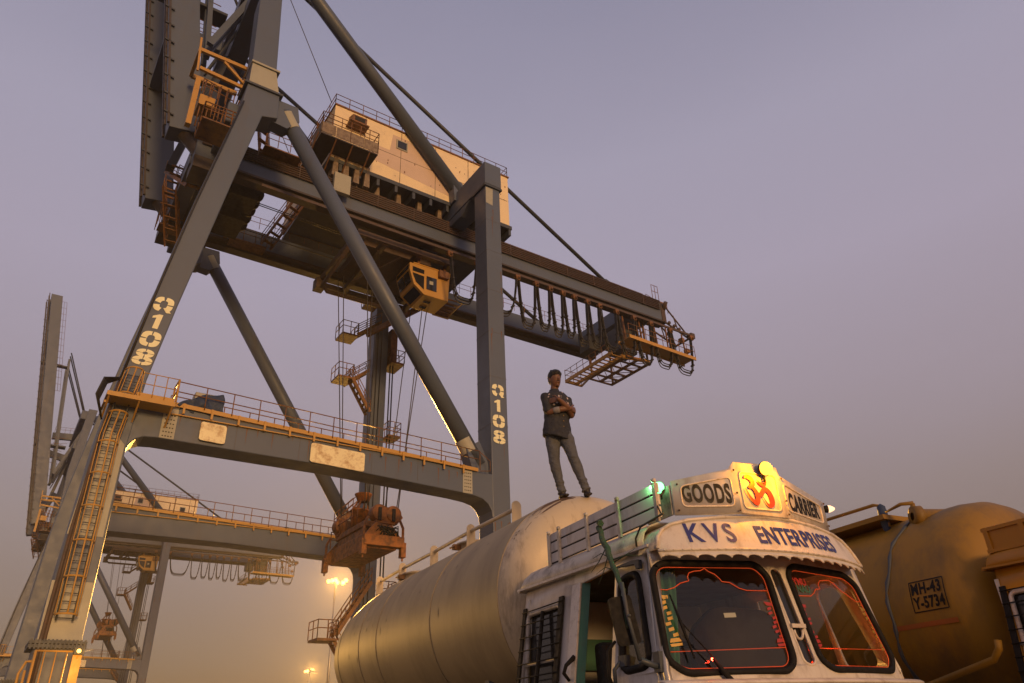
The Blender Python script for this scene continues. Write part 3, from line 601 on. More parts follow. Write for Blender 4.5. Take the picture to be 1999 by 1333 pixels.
        for k in range(28): z = 37+k*1.5; x = xb+(z-36)*s; MB().beam((x-.35, ya-.1, z), (x+.25, ya-.1, z-.12), .12, .1).build('boom_bracket', 'steel_dark', bm_)
    w = MB()
    for z in (46, 58, 70, 78): x = 2.3+(z-36)*-.165; w.bx(x+.1, x+1.5, 40.9, 47.6, z, z+1.2)
    w.build('boom_tie_beam', 'steel', P)
    w = MB(); [railing(w, (x0-.3, 39.4, 60), (x0-3.2, 39.4, 78), 14, .9, .03, (.5,), (1, 0, 0)) for x0 in (.5,)]; w.build('boom_walkway', 'yellow_old', P)
    MB().bx(-.4, 4.4, 42.0, 43.4, 50.6, 50.85).build('boom_platform', 'steel_dark', P); MB().bx(-3.0, 1.5, 42, 43, 66, 66.25).build('boom_platform', 'steel_dark', P)
    # hinge struts, forestays folded against the mast
    w = MB(); w.tube([(3.1, 41.5, 37.2), (4.6, 41.5, 42.0)], .42, 12); w.beam((3.2, 44.2, 36.5), (5.2, 44.2, 48.5), .5, .8, (0, 1, 0)); w.build('hinge_strut', 'steel_dark', P)
    for y in (41.5, 42.4, 46.4, 47.2): MB().beam((1.2, y, 67.5), (3.6, y, 45.0), .35, .35).build('folded_forestay', 'steel', P)
    for y in (40.2, 41.0, 47.6): MB().beam((3.5, y, 45.0), (6.6, y, 54.6), .35, .45).build('folded_forestay', 'steel', P)
    for y in (41.8, 42.2, 46.0): MB().tube([(3.8, y, 44), (6.5, y, 54)], .09, 6).build('folded_forestay', 'steel', P)
    for y0_, y1_ in ((41.0, 42), (42.6, 43), (46.5, 46), (48.0, 47)): MB().tube([(1.2, y0_, 68.6), (6.9, y1_, 55.4)], .12, 6).build('boom_stay', 'steel_dark', P)
    for z0, z1 in ((55.0, 55.4), (51.6, 50.6)): MB().beam((2.0, 49.6, z0), (6.6, 49.6, z1), .7, 1.2).build('apex_strut', 'steel', P)
    w = MB(); railing(w, (2.2, 49.3, 55.7), (7.2, 49.3, 56.0), 6, 1.1); w.build('apex_railing', 'yellow_old', P)
    w = MB(); w.beam((2.7, 36.2, 39.9), (6.0, 36.2, 39.9), .18, .26); w.beam((2.9, 36.2, 38.4), (5.6, 36.2, 38.2), .18, .24); w.beam((2.8, 36.1, 38.0), (2.6, 36.1, 40.8), .12, .12); w.beam((4.2, 36.2, 39.7), (6.0, 36.2, 38.2), .14, .16); w.beam((4.4, 36.2, 39.8), (5.8, 37.8, 40.1), .14, .16)
    w.beam((2.7, 36.2, 39.9), (2.7, 38.6, 39.9), .2, .3); w.beam((2.7, 38.6, 39.9), (5.6, 38.6, 39.9), .2, .3)
    w.bx(2.85, 3.15, 36.4, 36.8, 34.0, 37.8); w.bx(3.3, 4.2, 36.6, 37.8, 36.0, 36.8)
    for k in range(5): w.tube([(5.6, 36.4, 36.8+k*.8), (5.6, 38.0, 36.8+k*.8)], .05, 5)
    hs = w.build('hinge_service_frame', 'yellow', P)
    w = MB(); deck(w, 3.6, 5.6, 35.6, 37.6, 34.2); railing(w, (3.6, 35.6, 34.3), (5.6, 35.6, 34.3), 5, 1.1, .04, (.5, .75)); railing(w, (3.6, 35.6, 34.3), (3.6, 37.6, 34.3), 3, 1.1, .04, (.5, .75))
    railing(w, (3.3, 36.4, 36.8), (5.2, 36.4, 36.4), 4, 1.1, .035); railing(w, (3.3, 38.4, 36.8), (5.2, 38.4, 36.4), 4, 1.1, .035)
    for k in range(4): w.tube([(3.4+k*.45, 36.8, 34.3), (3.5+k*.45, 36.8, 38.2)], .05, 5)
    flight(w, (3.4, 43.5, 34.4), (4.6, 46.5, 31.8), .8, (1, 0, 0)); flight(w, (4.6, 42.0, 33.9), (3.4, 44.8, 36.6), .8, (1, 0, 0))
    deck(w, 3.5, 5.0, 46.2, 47.2, 33.4); railing(w, (3.5, 46.2, 33.4), (5.0, 46.2, 33.4), 3, 1.2); railing(w, (3.5, 47.6, 34.4), (3.5, 48.8, 34.4), 3, 1.6)
    for k in range(6): w.beam((3.2, 43.4+k*.35, 36.2-k*.4), (4.4, 43.4+k*.35, 36.2-k*.4), .1, .12)
    w.build('hinge_gallery', 'yellow_old', hs)
    for x0, x1, y0_, y1_ in ((3.7, 5.4, 47.2, 48.9), (4.0, 5.4, 39.2, 41.0)): MB().bx(x0, x1, y0_, y1_, 33.4, 34.3).tube([(3.2, (y0_+y1_)/2, 36.3), (5.0, (y0_+y1_)/2, 34.6), (5.0, (y0_+y1_)/2, 33.8)], .45, 12).build('boom_hinge', 'underside', P)
    w = MB(); railing(w, (3.2, 49.8, 48.9), (7.4, 49.8, 50.5), 6, 1.1); w.tube([(1.2, 40.5, 51.3), (4.4, 40.5, 51.9)], .03, 5); w.tube([(1.2, 40.5, 50.3), (4.4, 40.5, 50.9)], .03, 5)
    for k in range(7): w.tube([(2.3, 43+.02*k, 45.5+1.2*k), (3.9, 43, 45.3+1.2*k)], .04, 5)
    w.build('mast_railing', 'yellow_old', P)
    # ------------- stairs around the far landside leg
    def landing(x0, x1, y0_, y1_, z):
        w = MB(); deck(w, x0, x1, y0_, y1_, z, .16); o = w.build('stair_landing', 'yellow_old', P); w = MB()
        for a, b in (((x0, y0_), (x1, y0_)), ((x0, y0_), (x0, y1_)), ((x1, y0_), (x1, y1_))): railing(w, (a[0], a[1], z), (b[0], b[1], z), 2, 1.15, .035)
        w.build('landing_railing', 'yellow_old', o)
    def stair(p, q, w_, r=.035): w = MB(); flight(w, p, q, w_, (0, 1, 0), r); w.build('stair_flight', 'yellow_old', P)
    for a in ((19.2, 20.6, 51.6, 53.2, 31.9), (20.9, 22.0, 51.2, 52.1, 35.0), (19.0, 20.3, 51.2, 52.8, 27.7), (23.7, 24.9, 51.4, 53.4, 30.2), (23.7, 24.8, 51.4, 52.8, 23.5), (23.7, 24.9, 51.4, 52.8, 10.8), (18.6, 20.0, 49.9, 51.6, 7.7), (20.4, 21.6, 50.0, 51.6, 3.6)): landing(*a)
    for a in (((20.5, 51.9, 31.9), (22.6, 51.9, 33.7), .8), ((20.3, 52.9, 27.8), (22.2, 52.9, 29.4), .8), ((20.2, 51.6, 27.7), (21.9, 51.6, 25.0), .8), ((21.3, 51.5, 17.0), (19.9, 51.5, 15.6), .8), ((21.9, 51.5, 13.0), (20.6, 51.5, 14.6), .7), ((20.0, 50.6, 7.9), (22.4, 50.6, 11.6), .8), ((19.9, 50.6, 7.6), (22.4, 50.6, 4.0), .8)): stair(*a)
    MB().beam((21.5, 52, 32.4), (25.0, 46.5, 34.0), .25, .5).build('leg_strut', 'yellow_old', P); MB().bx(23.8, 24.4, 51.9, 53.2, 30.3, 33.6).build('lift_cage', 'yellow_old', P)
    w = MB()
    for k in range(2): w.tube([(23.9+k*.25, 52.1, 4), (23.9+k*.25, 52.1, 33)], .06, 5)
    for k in range(3): w.tube([(22.4+k*.3, 52.1, 5), (22.3+k*.35, 52.1, 34)], .035, 5)
    w.build('leg_conduit', 'cable', P)
    # hoist ropes
    hx_, hz_ = 19.3, 15.6
    for dx, y, tx, tz in ((-1.4, 45.4, 16.6, 33), (-.9, 42.4, 17.2, 33), (1.5, 45.2, 22.4, 33), (1.1, 42.2, 22.0, 33), (-1.2, 46.0, 16.4, 33), (1.3, 42.9, 22.8, 33), (-.6, 43.6, 18.2, 33)):
        MB().tube([(hx_+dx, y, hz_-1), (tx, y, tz)], .036, 5).build('hoist_rope', 'rope', P)
    CTX['off'] = (0, 0, 0)
    return root
crane = make_crane()

def make_spreader():
    X0 = Vector((18.9, 44.2, 11.9)); CTX['off'] = tuple(X0)
    r = thing('container_spreader', 'rusty orange container spreader hanging on ropes in front of the far crane leg', 'spreader', tuple(X0), group='container spreaders')
    x0, x1, y0, y1 = 17.85, 20.1, 41.3, 47.3
    MB().bx(x0+.2, x1-.1, y0+.1, y1-.1, 11.75, 12.75).bx(x0+.4, x1-.3, y0-.1, y1+.1, 12.05, 12.5).build('spreader_beam', 'spreader', r, bevel=.05)
    for y in (y0, y1): MB().bx(x0-.15, x1+.25, y-.28, y+.28, 11.85, 12.5).prism([(x0-.1, 12.45), (x1+.1, 12.45), (x1-.5, 13.15), (x0+.6, 13.3)], 'y', y-.12, y+.12).build('end_beam', 'spreader', r, bevel=.04)
    for x, y in ((x0-.1, y0), (x1+.25, y0), (x0-.1, y1), (x1+.25, y1)):
        s = 1 if x > 19 else -1
        m = MB().bx(x-.16, x+.16, y-.2, y+.2, 11.3, 12.2).tube([(x, y, 12.2), (x+.0, y, 13.1), (x-.25*s, y, 13.6)], .09, 6).tube([(x, y, 11.3), (x, y, 11.1)], .06, 6)
        m.build('corner_guide', 'spreader', r, bevel=.02)
    hb = MB().bx(x0+.2, x1-.2, 42.0, 46.6, 13.2, 13.55).bx(x0+.3, x0+.5, 42.2, 46.4, 12.7, 13.2).bx(x1-.5, x1-.3, 42.2, 46.4, 12.7, 13.2).build('head_block', 'spreader', r, bevel=.04)
    for y in (42.2, 46.3):
        m = MB()
        dx = 0 if y < 44 else -.75
        for x in (19.0+dx, 19.95+dx): m.lathe([(0, 0), (0, .50), (.1, .54), (.62, .54), (.72, .5), (.72, 0)], (x, y-.4, 14.1), (x, y+.6, 14.1), 24)
        m.bx(18.75+dx, 20.1+dx, y-.34, y+.26, 13.45, 14.5).prism([(20.2+dx, 13.45), (20.62+dx, 13.95), (20.3+dx, 14.4), (20.0+dx, 14.0)], 'y', y-.3, y+.2)
        m.build('rope_sheave', 'spreader', hb, bevel=.02)
    m = MB()
    for x in (18.95, 19.9): m.bx(x-.10, x+.12, 41.74, 41.8, 13.6, 14.4)
    m.build('sheave_slot', 'dark', hb)
    d = MB().lathe([(0, 0), (0, .52), (1.25, .54), (1.25, .62), (1.35, .62), (1.35, 0)], (18.75, 44.5, 13.5), (18.75, 44.5, 15), 28).build('cable_basket', 'spreader', hb)
    m = MB().lathe([(0, .32), (0, .38), (.35, .5), (.45, .58), (.5, .58), (.5, .45), (.1, .3)], (18.95, 44.5, 15.45), (18.95, 44.5, 17), 20)
    for k in range(8): a = 2*pi*k/8; m.tube([(18.75+.55*cos(a), 44.5+.55*sin(a), 14.85), (18.95+.32*cos(a), 44.5+.32*sin(a), 15.5)], .04, 5)
    m.build('basket_funnel', 'spreader', d)
    m = MB(); railing(m, (17.9, 42.8, 13.5), (17.9, 46.2, 13.5), 4, 1.1, .035); railing(m, (19.2, 47.0, 12.8), (17.9, 47.0, 12.8), 2, 1.1, .035); m.build('block_railing', 'spreader', hb)
    m = MB()
    for k in range(16): a = random.uniform(0, 6); m.tube([(18.9+random.uniform(-.5, .9), 41.2, 12.6+.1*k*.3), (19.1+random.uniform(-.6, .8), 41.0, 12.75+random.uniform(0, .4)), (19.2+random.uniform(-.5, .8), 41.2, 12.5)], .035, 5)
    m.build('loose_hose', 'cable', r)
    CTX['off'] = (0, 0, 0)
    return r
spreader = make_spreader()

# tarpaulin-covered box on the walkway, floodlights on the far walkway
def loose_on_crane():
    L0 = (6.4, 34.9, 15.4); CTX['off'] = L0
    t = thing('covered_box', 'metal box half wrapped in blue tarpaulin on the near walkway', 'box', L0)
    MB().bx(5.85, 7.0, 34.5, 35.2, 15.4, 16.45).build('box_body', 'primer', t, bevel=.03)
    m = MB()
    def f(u, v):
        x = lerp(5.2, 7.2, u); top = lerp(15.55, 16.4, min(1, u*1.25)**.8); z = lerp(15.25, top, v)
        return (x-.12*v+.05*sin(9*u+7*v), 34.28-.22*sin(pi*v)*(.6+.4*sin(11*u+2))+.08*sin(17*u)*cos(5*v), z+.05*sin(14*u))
    m.grid(f, 24, 14); m.build('tarpaulin', 'tarp', t, solid=.03)
    CTX['off'] = (0, 0, 0)
    for k, (x, s) in enumerate(((8.3, 'left'), (17.1, 'right'))):
        L0 = (x, 52.9, 15.35-.03*(x-5)); CTX['off'] = (0, 0, 0)
        o = thing('floodlight', 'dark floodlight housing on the far walkway, %s' % ('near the cream house wall' if k == 0 else 'next to the spreader'), 'floodlight', L0, group='floodlights on the far walkway')
        MB().prism([(-.55, .45), (.5, .3), (.42, -.2), (-.45, -.1)], 'y', -.3, .3).bx(-.7, -.5, -.1, .1, .1, .4).build('lamp_housing', 'steel_dark', o, bevel=.03)
        MB().bx(-.4, .35, -.34, -.31, -.1, .3).build('lamp_glass', 'darkglass', o)
        MB().beam((-.3, 0, -.15), (-.3, 0, -.5), .06, .06).beam((.3, 0, -.15), (.3, 0, -.5), .06, .06).build('bracket', 'yellow_old', o)
loose_on_crane()

# the neighbouring crane further along the quay
n2 = copy_tree(crane, skip=('stencil_number',)); n2.location.y += 106; n2.location.x += .7
CTX['off'] = (12.7, 44.2, 0)
for o, (ya, yb, L_) in zip([c for c in n2.children if c.name.startswith('boom_girder')], ((39.5, 41.1, 43.2), (47.6, 49.2, 46.2))):
    tmp = MB().prism([(2.3, 36.0), (4.15, 36.3), (4.15-L_*.16, 36+L_), (2.3-L_*.16, 36+L_)], 'y', ya, yb).build('boom_girder', 'steel', n2)
    for ch in list(o.children): ch.parent = tmp
    bpy.data.objects.remove(o)
CTX['off'] = (0, 0, 0)
n2['label'] = 'distant smaller gantry crane seen through the legs of the Q108 crane'
s2 = copy_tree(spreader); s2.location = (18.0, 150.2, 19.3)
s2['label'] = 'small dark spreader hanging under the distant crane'

# ------------------------------------------------------------------ sodium floodlight masts
def light_mast(x, y, z, n, power, label):
    CTX['off'] = (x, y, 0)
    o = thing('light_mast', label, 'light mast', (x, y, 0), group='sodium light masts')
    MB().tube([(x, y, 0), (x, y, z-.2)], [.28, .12], 10).build('pole', 'silver', o)
    m = MB(); m.tube([(x-1.2, y, z-.3), (x+1.9, y, z-.3)], .07, 6); m.build('crossarm', 'silver', o)
    for k in range(n):
        dx = [-1.2, -.6, 0, .3, 1.3, 1.8][k]; dz = [0, .15, .3, -.1, -.1, .35][k]
        h = MB().bx(x+dx-.3, x+dx+.3, y, y+.4, z+dz-.25, z+dz+.25).build('lamp_housing', 'steel_dark', o)
        MB().lathe([(0, 0), (0, .34), (.1, .3), (.16, 0)], (x+dx, y, z+dz), (x+dx-.25, y-1, z+dz-.25), 14).build('lamp_glass', 'sodium', h)
    if power:
        ld = bpy.data.lights.new('sodium_light', 'SPOT'); ld.energy = power; ld.color = (1, .5, .1); ld.shadow_soft_size = 1.2; ld.spot_size = R(24); ld.spot_blend = .6
        lo = bpy.data.objects.new('sodium_light', ld); COL.objects.link(lo); lo.location = (0, -1.2, z); lo.parent = o; lo.rotation_euler = (Vector((x, y-1.2, z))-Vector((8, 14, 2))).to_track_quat('Z', 'Y').to_euler()
    CTX['off'] = (0, 0, 0)
light_mast(47.1, 120, 25.4, 6, 1100000, 'tall sodium light mast shining below the spreader')
light_mast(73.4, 200, 18.7, 2, 750000, 'lower sodium light mast glowing at the bottom edge beside the tank')

def leg_floodlight():
    L0 = (3.25, 32.95, 4.75); o = thing('floodlight', 'small bright floodlight on the yellow frame at the foot of the near leg', 'floodlight', L0)
    MB().bx(-.16, .16, -.06, .12, -.12, .14).build('lamp_housing', 'steel_dark', o, bevel=.02)
    MB().lathe([(0, .07), (.02, .06), (.03, 0)], (0, -.06, 0), (0, -1, 0), 14).build('lamp_glass', 'sodium', o)
    MB().beam((0, .05, -.12), (0, .15, -.3), .05, .05).build('bracket', 'yellow', o)
    ld = bpy.data.lights.new('flood_light', 'SPOT'); ld.energy = 2800; ld.color = (1, .52, .12); ld.shadow_soft_size = .3; ld.spot_size = R(70); ld.spot_blend = .7
    lo = bpy.data.objects.new('flood_light', ld); COL.objects.link(lo); lo.location = (0, -.2, 0); lo.parent = o; lo.rotation_euler = (Vector((3.25, 32.75, 4.75))-Vector((6.5, 14, 2.5))).to_track_quat('Z', 'Y').to_euler()
    pl = bpy.data.lights.new('flood_spill', 'POINT'); pl.energy = 70; pl.color = (1, .5, .1); pl.shadow_soft_size = .25; po = bpy.data.objects.new('flood_spill', pl); COL.objects.link(po); po.location = (0, -.9, -.6); po.parent = o
leg_floodlight()

# ------------------------------------------------------------------ tanker trucks (local frame: x across, y towards the rear, z up, front at y = 0)
CX = .06
def FY(x, z): return -.08+.15*((x)/1.18)**2+.19*(z-1.7)
def SX(z): return -1.2+.17*max(0, z-1.7) if z < 2.7 else -1.03
def VY(x, z): return -.2+.33*((x-.03)/1.2)**2+.4*(z-2.58)
def HY(x): return -.1 if -.345 <= x <= .15 else (-.1+.184*(-.345-x)/.555 if x < 0 else -.1+.23*(x-.15)/.755)
LWIN = [(-1.15, 2.44), (-1.06, 2.52), (-.15, 2.54), (-.045, 2.44), (-.06, 1.76), (-.15, 1.68), (-1.06, 1.67), (-1.19, 1.77)]
RWIN = [(.17, 2.47), (.26, 2.55), (1.0, 2.53), (1.15, 2.45), (1.29, 1.80), (1.18, 1.69), (.33, 1.69), (.205, 1.77)]
LW = round_poly(LWIN, .065, 5); RW = round_poly(RWIN, .065, 5)
CW = [(.068*cos(a)+.05+.05*(2.45-(2.12+.33*(1 if sin(a) > 0 else -1)+.055*sin(a)))/.7, 2.12+.33*(1 if sin(a) > 0 else -1)+.055*sin(a)) for a in [R(k*15+7) for k in range(24)]]
QW = round_poly([(.70, 2.47), (.44, 2.49), (.24, 1.76), (.62, 1.74)], .11, 6)
def scale_poly(p, d):        # inset (d>0) or outset a loop by d
    n = len(p); out = []
    area = sum(p[i-1][0]*p[i][1]-p[i][0]*p[i-1][1] for i in range(n)); sg = 1 if area > 0 else -1
    for i in range(n):
        a, b = Vector(p[i-1]), Vector(p[(i+1) % n]); t = (b-a).normalized() if (b-a).length > 1e-6 else Vector((1, 0))
        out.append((p[i][0]-t.y*d*sg, p[i][1]+t.x*d*sg))
    return out
def front_map(dy=0): return lambda x, z, t: (x, FY(x, z)+dy, z)
def side_map(dx=0, far=False):
    return (lambda y, z, t: (2*CX-(SX(z)+dx), y, z)) if far else (lambda y, z, t: (SX(z)+dx, y, z))
def loop_tube(m, loop, mp, r, n=6): return m.tube([mp(u, v, 0) for u, v in loop], r, n, closed=True)
CUX = [k*.12 for k in range(-11, 12)]; CUZ = [1.7]

def cab(root, paintm, dirty, bead, full):
    dR = 0 if full else .1
    # front panel with its two windscreens and the slim vent between them
    out = [(-1.21, 1.60), (1.33, 1.60), (1.24, 2.62), (-1.12, 2.62)]
    fp = fillpoly(out, (LW, RW, CW) if full else (LW, RW), CUX, ()).map(front_map()).build('front_panel', paintm, root, solid=.03)
    MB().bx(-1.21, 1.33, -.02, .25, .6, 1.6).build('front_grille_panel', paintm, fp, bevel=.03)
    l = MB(); l.grid(lambda u, v: (lerp(-1.3, 1.45, u), FY(lerp(-1.24, 1.36, u), 1.62)-.1*sin(pi*v*.5)-.02, 1.60+.03*cos(pi*v*.5)), 20, 4); l.build('front_ledge', paintm, fp, solid=.02)
    for k, (lp, nm) in enumerate(((LW, 'left'), (RW, 'right'))):
        w = MB(); loop_tube(w, scale_poly(lp, .012), front_map(-.018), .028); g = w.build('windscreen_gasket', 'black', root)
        fillpoly(scale_poly(lp, .01), (), CUX, ()).map(front_map(.004)).build('windscreen', 'glass', g)
    # side walls
    rear = 2.52-dR
    door = [(.79, .95), (1.36, .95), (1.36, 2.56), (.79, 2.60)]; rwin = [(1.72-dR, 1.0), (2.44-dR, 1.0), (2.44-dR, 2.45), (1.72-dR, 2.42)]
    def edge(z): return FY(-1.17, z)+.01
    outl = [(edge(1.0), .75), (rear, .75), (rear, 2.70), (edge(2.6)+.03, 2.67), (edge(1.7), 1.7)]
    sw = fillpoly(outl, (door, rwin, QW), (), CUZ).map(side_map()).build('side_wall', paintm, root, solid=.03)
    sw2 = fillpoly(outl, (([(.7, 1.72), (1.5, 1.72), (1.5, 2.5), (.7, 2.5)]), QW), (), CUZ).map(side_map(0, True)).build('side_wall', paintm, root, solid=.03)
    # corner pillars, seams
    MB().tube([(2*CX-SX(z), FY(1.29, z)+.02, z) for z in (1.0, 1.7, 2.1, 2.6)], .03, 6).build('corner_pillar', paintm, root)
    w = MB(); w.tube([(SX(z)-.0, edge(z)-.01, z) for z in (1.0, 1.7, 2.1, 2.6)], .03, 6)
    w.tube([(SX(z)-.012, edge(z)+.07, z) for z in (1.0, 1.7, 2.1, 2.6)], .012, 5); w.build('corner_pillar', 'silver' if full else paintm, root)
    w = MB(); loop_tube(w, QW, side_map(-.015), .032); q = w.build('quarter_gasket', 'black', root)
    fillpoly(scale_poly(QW, .01)).map(side_map(.0)).build('quarter_window', 'glass', q)
    # door opening posts and inner edge
    w = MB()
    for y0_, y1_, x in ((1.36, 1.44, -.03), (1.455, 1.53, -.02)): w.add([(SX(z)+x+dx, y, z) for z in (.95, 1.7, 2.57) for y in (y0_, y1_) for dx in (0, .06)], [(0, 1, 3, 2), (8, 9, 11, 10)]+[f for b in (0, 4) for f in ((b, b+1, b+5, b+4), (b+2, b+3, b+7, b+6), (b, b+2, b+6, b+4), (b+1, b+3, b+7, b+5))])
    dp = w.build('door_post', bead, root)
    w = MB().add([(SX(z)+dx, y, z) for z in (.95, 1.7, 2.56) for y, dx in ((1.355, -.01), (1.31, .05))], [(0, 1, 3, 2), (2, 3, 5, 4)]); w.build('door_lining', 'greenpaint' if full else paintm, dp, solid=.015)
    w = MB(); w.tube([(SX(1.78)-.04, 1.44, 1.74), (SX(1.8)-.1, 1.43, 1.80), (SX(1.85)-.1, 1.40, 1.86), (SX(1.93)-.03, 1.385, 1.93)], [.014, .018, .018, .024], 7)
    w.tube([(SX(1.5)-.04, .70, 1.6), (SX(1.75)-.10, .70, 1.72), (SX(1.85)-.1, .71, 1.9), (SX(1.95)-.03, .72, 1.98)], .013, 6); w.build('grab_handle', 'black', root)
    # rear side window: frame, pane, safety bars
    w = MB(); loop_tube(w, rrect(1.74-dR, 2.42-dR, 1.02, 2.43, .06), side_map(-.01), .026); wf = w.build('window', 'white_dirty' if full else 'beadm', root)
    fillpoly(rrect(1.74-dR, 2.42-dR, 1.02, 2.43, .06)).map(side_map(.02)).build('pane', 'darkglass', wf)
    w = MB()
    for a, b, r in ((1.66-dR, 1.74-dR, 0), (2.44-dR, 2.50-dR, 0)): w.add([(SX(z)-.045+dx, y, z) for z in (.95, 1.7, 2.50) for y in (a, b) for dx in (0, .02)], [(0, 1, 3, 2), (8, 9, 11, 10)]+[f for q_ in (0, 4) for f in ((q_, q_+1, q_+5, q_+4), (q_+2, q_+3, q_+7, q_+6), (q_, q_+2, q_+6, q_+4), (q_+1, q_+3, q_+7, q_+5))])
    for k in range(12): z = 1.08+k*.125; w.tube([(SX(z)-.05, 1.66-dR, z), (SX(z)-.05, 2.5-dR, z)], .007, 5)
    w.tube([(SX(1)-.03, 2.08, 1.02), (SX(1.7)-.03, 2.08, 1.7), (SX(2.42)-.03, 2.08, 2.42)], .02, 6); w.build('safety_bars', 'black', wf)
    MB().bx(SX(1.95)-.02, SX(1.95)+.0, 1.76, 2.4, 1.935, 1.965).build('sliding_rail', 'silver', wf)
    # roof and its rolled edges, gutter
    prof = [(-1.035, 2.665), (-1.09, 2.675), (-1.10, 2.72), (-1.075, 2.79), (-1.02, 2.845), (-.93, 2.88), (-.6, 2.90), (.06, 2.91)]
    prof = prof+[(2*CX-x, z) for x, z in prof[-2::-1]]
    ys = [(.30, 1), (.9, 1), (1.6, 1), (2.3-dR, 1), (2.45-dR, .97), (2.52-dR, .88), (2.56-dR, .7), (2.58-dR, .35), (2.58-dR, .02)]
    w = MB(); n = len(prof)
    vs = [(CX+(x-CX)*(1-.03*(1-s)), y, 2.665+(z-2.665)*s+.02*(y-1)/1.5*(1 if True else 0)) for y, s in ys for x, z in prof]
    w.add(vs, [(j*n+i, j*n+i+1, (j+1)*n+i+1, (j+1)*n+i) for j in range(len(ys)-1) for i in range(n-1)], True); rf = w.build('roof', dirty, root, solid=.015)
    w = MB()
    for sx_ in (-1, 1):
        X = lambda x: x if sx_ < 0 else 2*CX-x
        w.beam((X(-1.085), .22, 2.655), (X(-1.085), 2.6-dR, 2.70), .075, .022); 
    w.beam((-1.1, 2.6-dR, 2.69), (1.2, 2.6-dR, 2.69), .05, .022); w.build('gutter', bead, rf)
    MB().add([(SX(1.)+.02, rear, .75), (2*CX-SX(1.)-.02, rear, .75), (2*CX-SX(2.69)-.02, rear, 2.69), (SX(2.69)+.02, rear, 2.69)], [(0, 1, 2, 3)]).build('rear_wall', dirty, root, solid=.03)
    # roof side boards with posts
    for sx_ in (-1, 1):
        X = (lambda x: x) if sx_ < 0 else (lambda x: 2*CX-x)
        zz = ((2.865, 2.955), (2.97, 3.06), (3.075, 3.155)) if full else ((2.84, 3.10),)
        ya, yb = (.10 if sx_ < 0 or not full else 1.2), (2.0 if full else 2.42)
        o = None
        for a, b in zz:
            q = MB().beam((X(-1.03), ya, (a+b)/2), (X(-1.03), yb, (a+b)/2+.005), .022, b-a).build('roof_board', 'white' if full else paintm, o or root, bevel=.004); o = o or q
        if full: MB().bx(X(-1.03)-.004, X(-1.03)+.004, ya+.02, yb-.02, 2.86, 3.12).build('board_backing', 'dark', o)
        if full:
            for y in (.12, .68, 1.22, 1.76, 1.97):
                if y > ya: MB().beam((X(-1.052), y, 2.83), (X(-1.052), y, 3.19), .022, .04, (0, 1, 0)).lathe([(0, 0), (0, .016), (.03, .016), (.03, 0)], (X(-1.06), y-.03, 3.17), (X(-1.06), y+.03, 3.17), 8).build('board_post', 'white_dirty', o)
        else:
            for y in (.5, 1.0, 1.5, 2.0, 2.38): MB().beam((X(-1.052), y, 2.84), (X(-1.052), y, 3.1), .02, .05, (0, 1, 0)).build('board_post', 'y_cab', o)
            for z in (2.86, 3.08): MB().beam((X(-1.05), .1, z), (X(-1.05), 2.42, z), .02, .035).build('board_rail', 'y_cab', o)
    # hood over the windscreens
    vis = [(-1.115, 2.60), (-1.085, 2.70), (-1.03, 2.765), (-.95, 2.81), (-.80, 2.845), (-.5, 2.875), (-.1, 2.895), (.2, 2.895), (.55, 2.875), (.85, 2.845), (1.0, 2.81), (1.09, 2.755), (1.145, 2.69), (1.175, 2.59)]
    sc = []
    nsc = 17
    for k in range(nsc):
        x0 = lerp(1.175, -1.115, k/nsc); wd = -2.29/nsc
        for t, d in ((.02, -.020), (.12, -.006), (.3, .004), (.5, .008), (.7, .005), (.88, -.004), (.96, -.02)): sc.append((x0+wd*t, 2.535+d))
    vm = lambda dy=0: (lambda x, z, t: (x, VY(x, z)+dy, z))
    v = fillpoly(vis+sc, (), CUX, (2.6, 2.7, 2.8)).map(vm()).build('hood', paintm, root, solid=.012)
    w = MB(); w.tube([vm(-.012)(x, z, 0) for x, z in vis], .016, 7); w.tube([vm(-.012)(lerp(-1.115, 1.175, k/24), 2.585, 0) for k in range(25)], .013, 7)
    for k in range(34): x = lerp(-1.08, 1.14, k/33); p = vm(-.03)(x, 2.585, 0); w.lathe([(0, .006), (.004, 0)], p, (p[0], p[1]-1, p[2]), 6)
    w.build('hood_beading', bead, v)
    w = MB(); nv_ = len(vis)
    w.add([(x, VY(x, z), z) for x, z in vis]+[(x*1.0, .36, z-.0) for x, z in vis], [(i, i+1, nv_+i+1, nv_+i) for i in range(nv_-1)], True); w.build('hood_top', dirty, v, solid=.01)
    # interior
    w = MB().bx(-1.1, 1.2, .3, 2.45, .9, .96).bx(-1.0, 1.12, .3, 2.45, 2.6, 2.63).bx(-1.1, 1.22, .12, .45, 1.2, 1.64); inn = w.build('cab_lining', 'cabin_in', root)
    MB().bx(-1.08, 1.2, 2.40, 2.44, 1.0, 2.58).build('rear_liner', 'liner', inn)
    MB().prism(round_poly([(-.02, 1.1), (1.2, 1.1), (1.2, 2.12), (.95, 2.36), (.3, 2.38), (-.02, 2.14)], .12), 'y', 1.16, 1.24).build('added_dark_arch', 'dark', inn)  # added dark panel, makes the dark arch that shows in the windscreen
    MB().bx(-.95, .0, 1.3, 1.45, 1.2, 2.05).bx(-.95, 0, .9, 1.45, 1.15, 1.3).build('seat', 'seat', inn, bevel=.04)
    st = MB().tube([(-.55+.22*cos(a), .55+.08*sin(a), 1.72+.2*sin(a)) for a in [2*pi*k/20 for k in range(20)]], .015, 6, closed=True); st.build('steering_wheel', 'black', inn)
    # chassis, wheels, bumper
    w = MB().bx(-.45, -.3, .2, 11, .85, 1.1).bx(.42, .57, .2, 11, .85, 1.1).bx(-1.2, 1.32, -.28, -.1, .45, .75); w.build('chassis', 'steel_dark', root, bevel=.02)
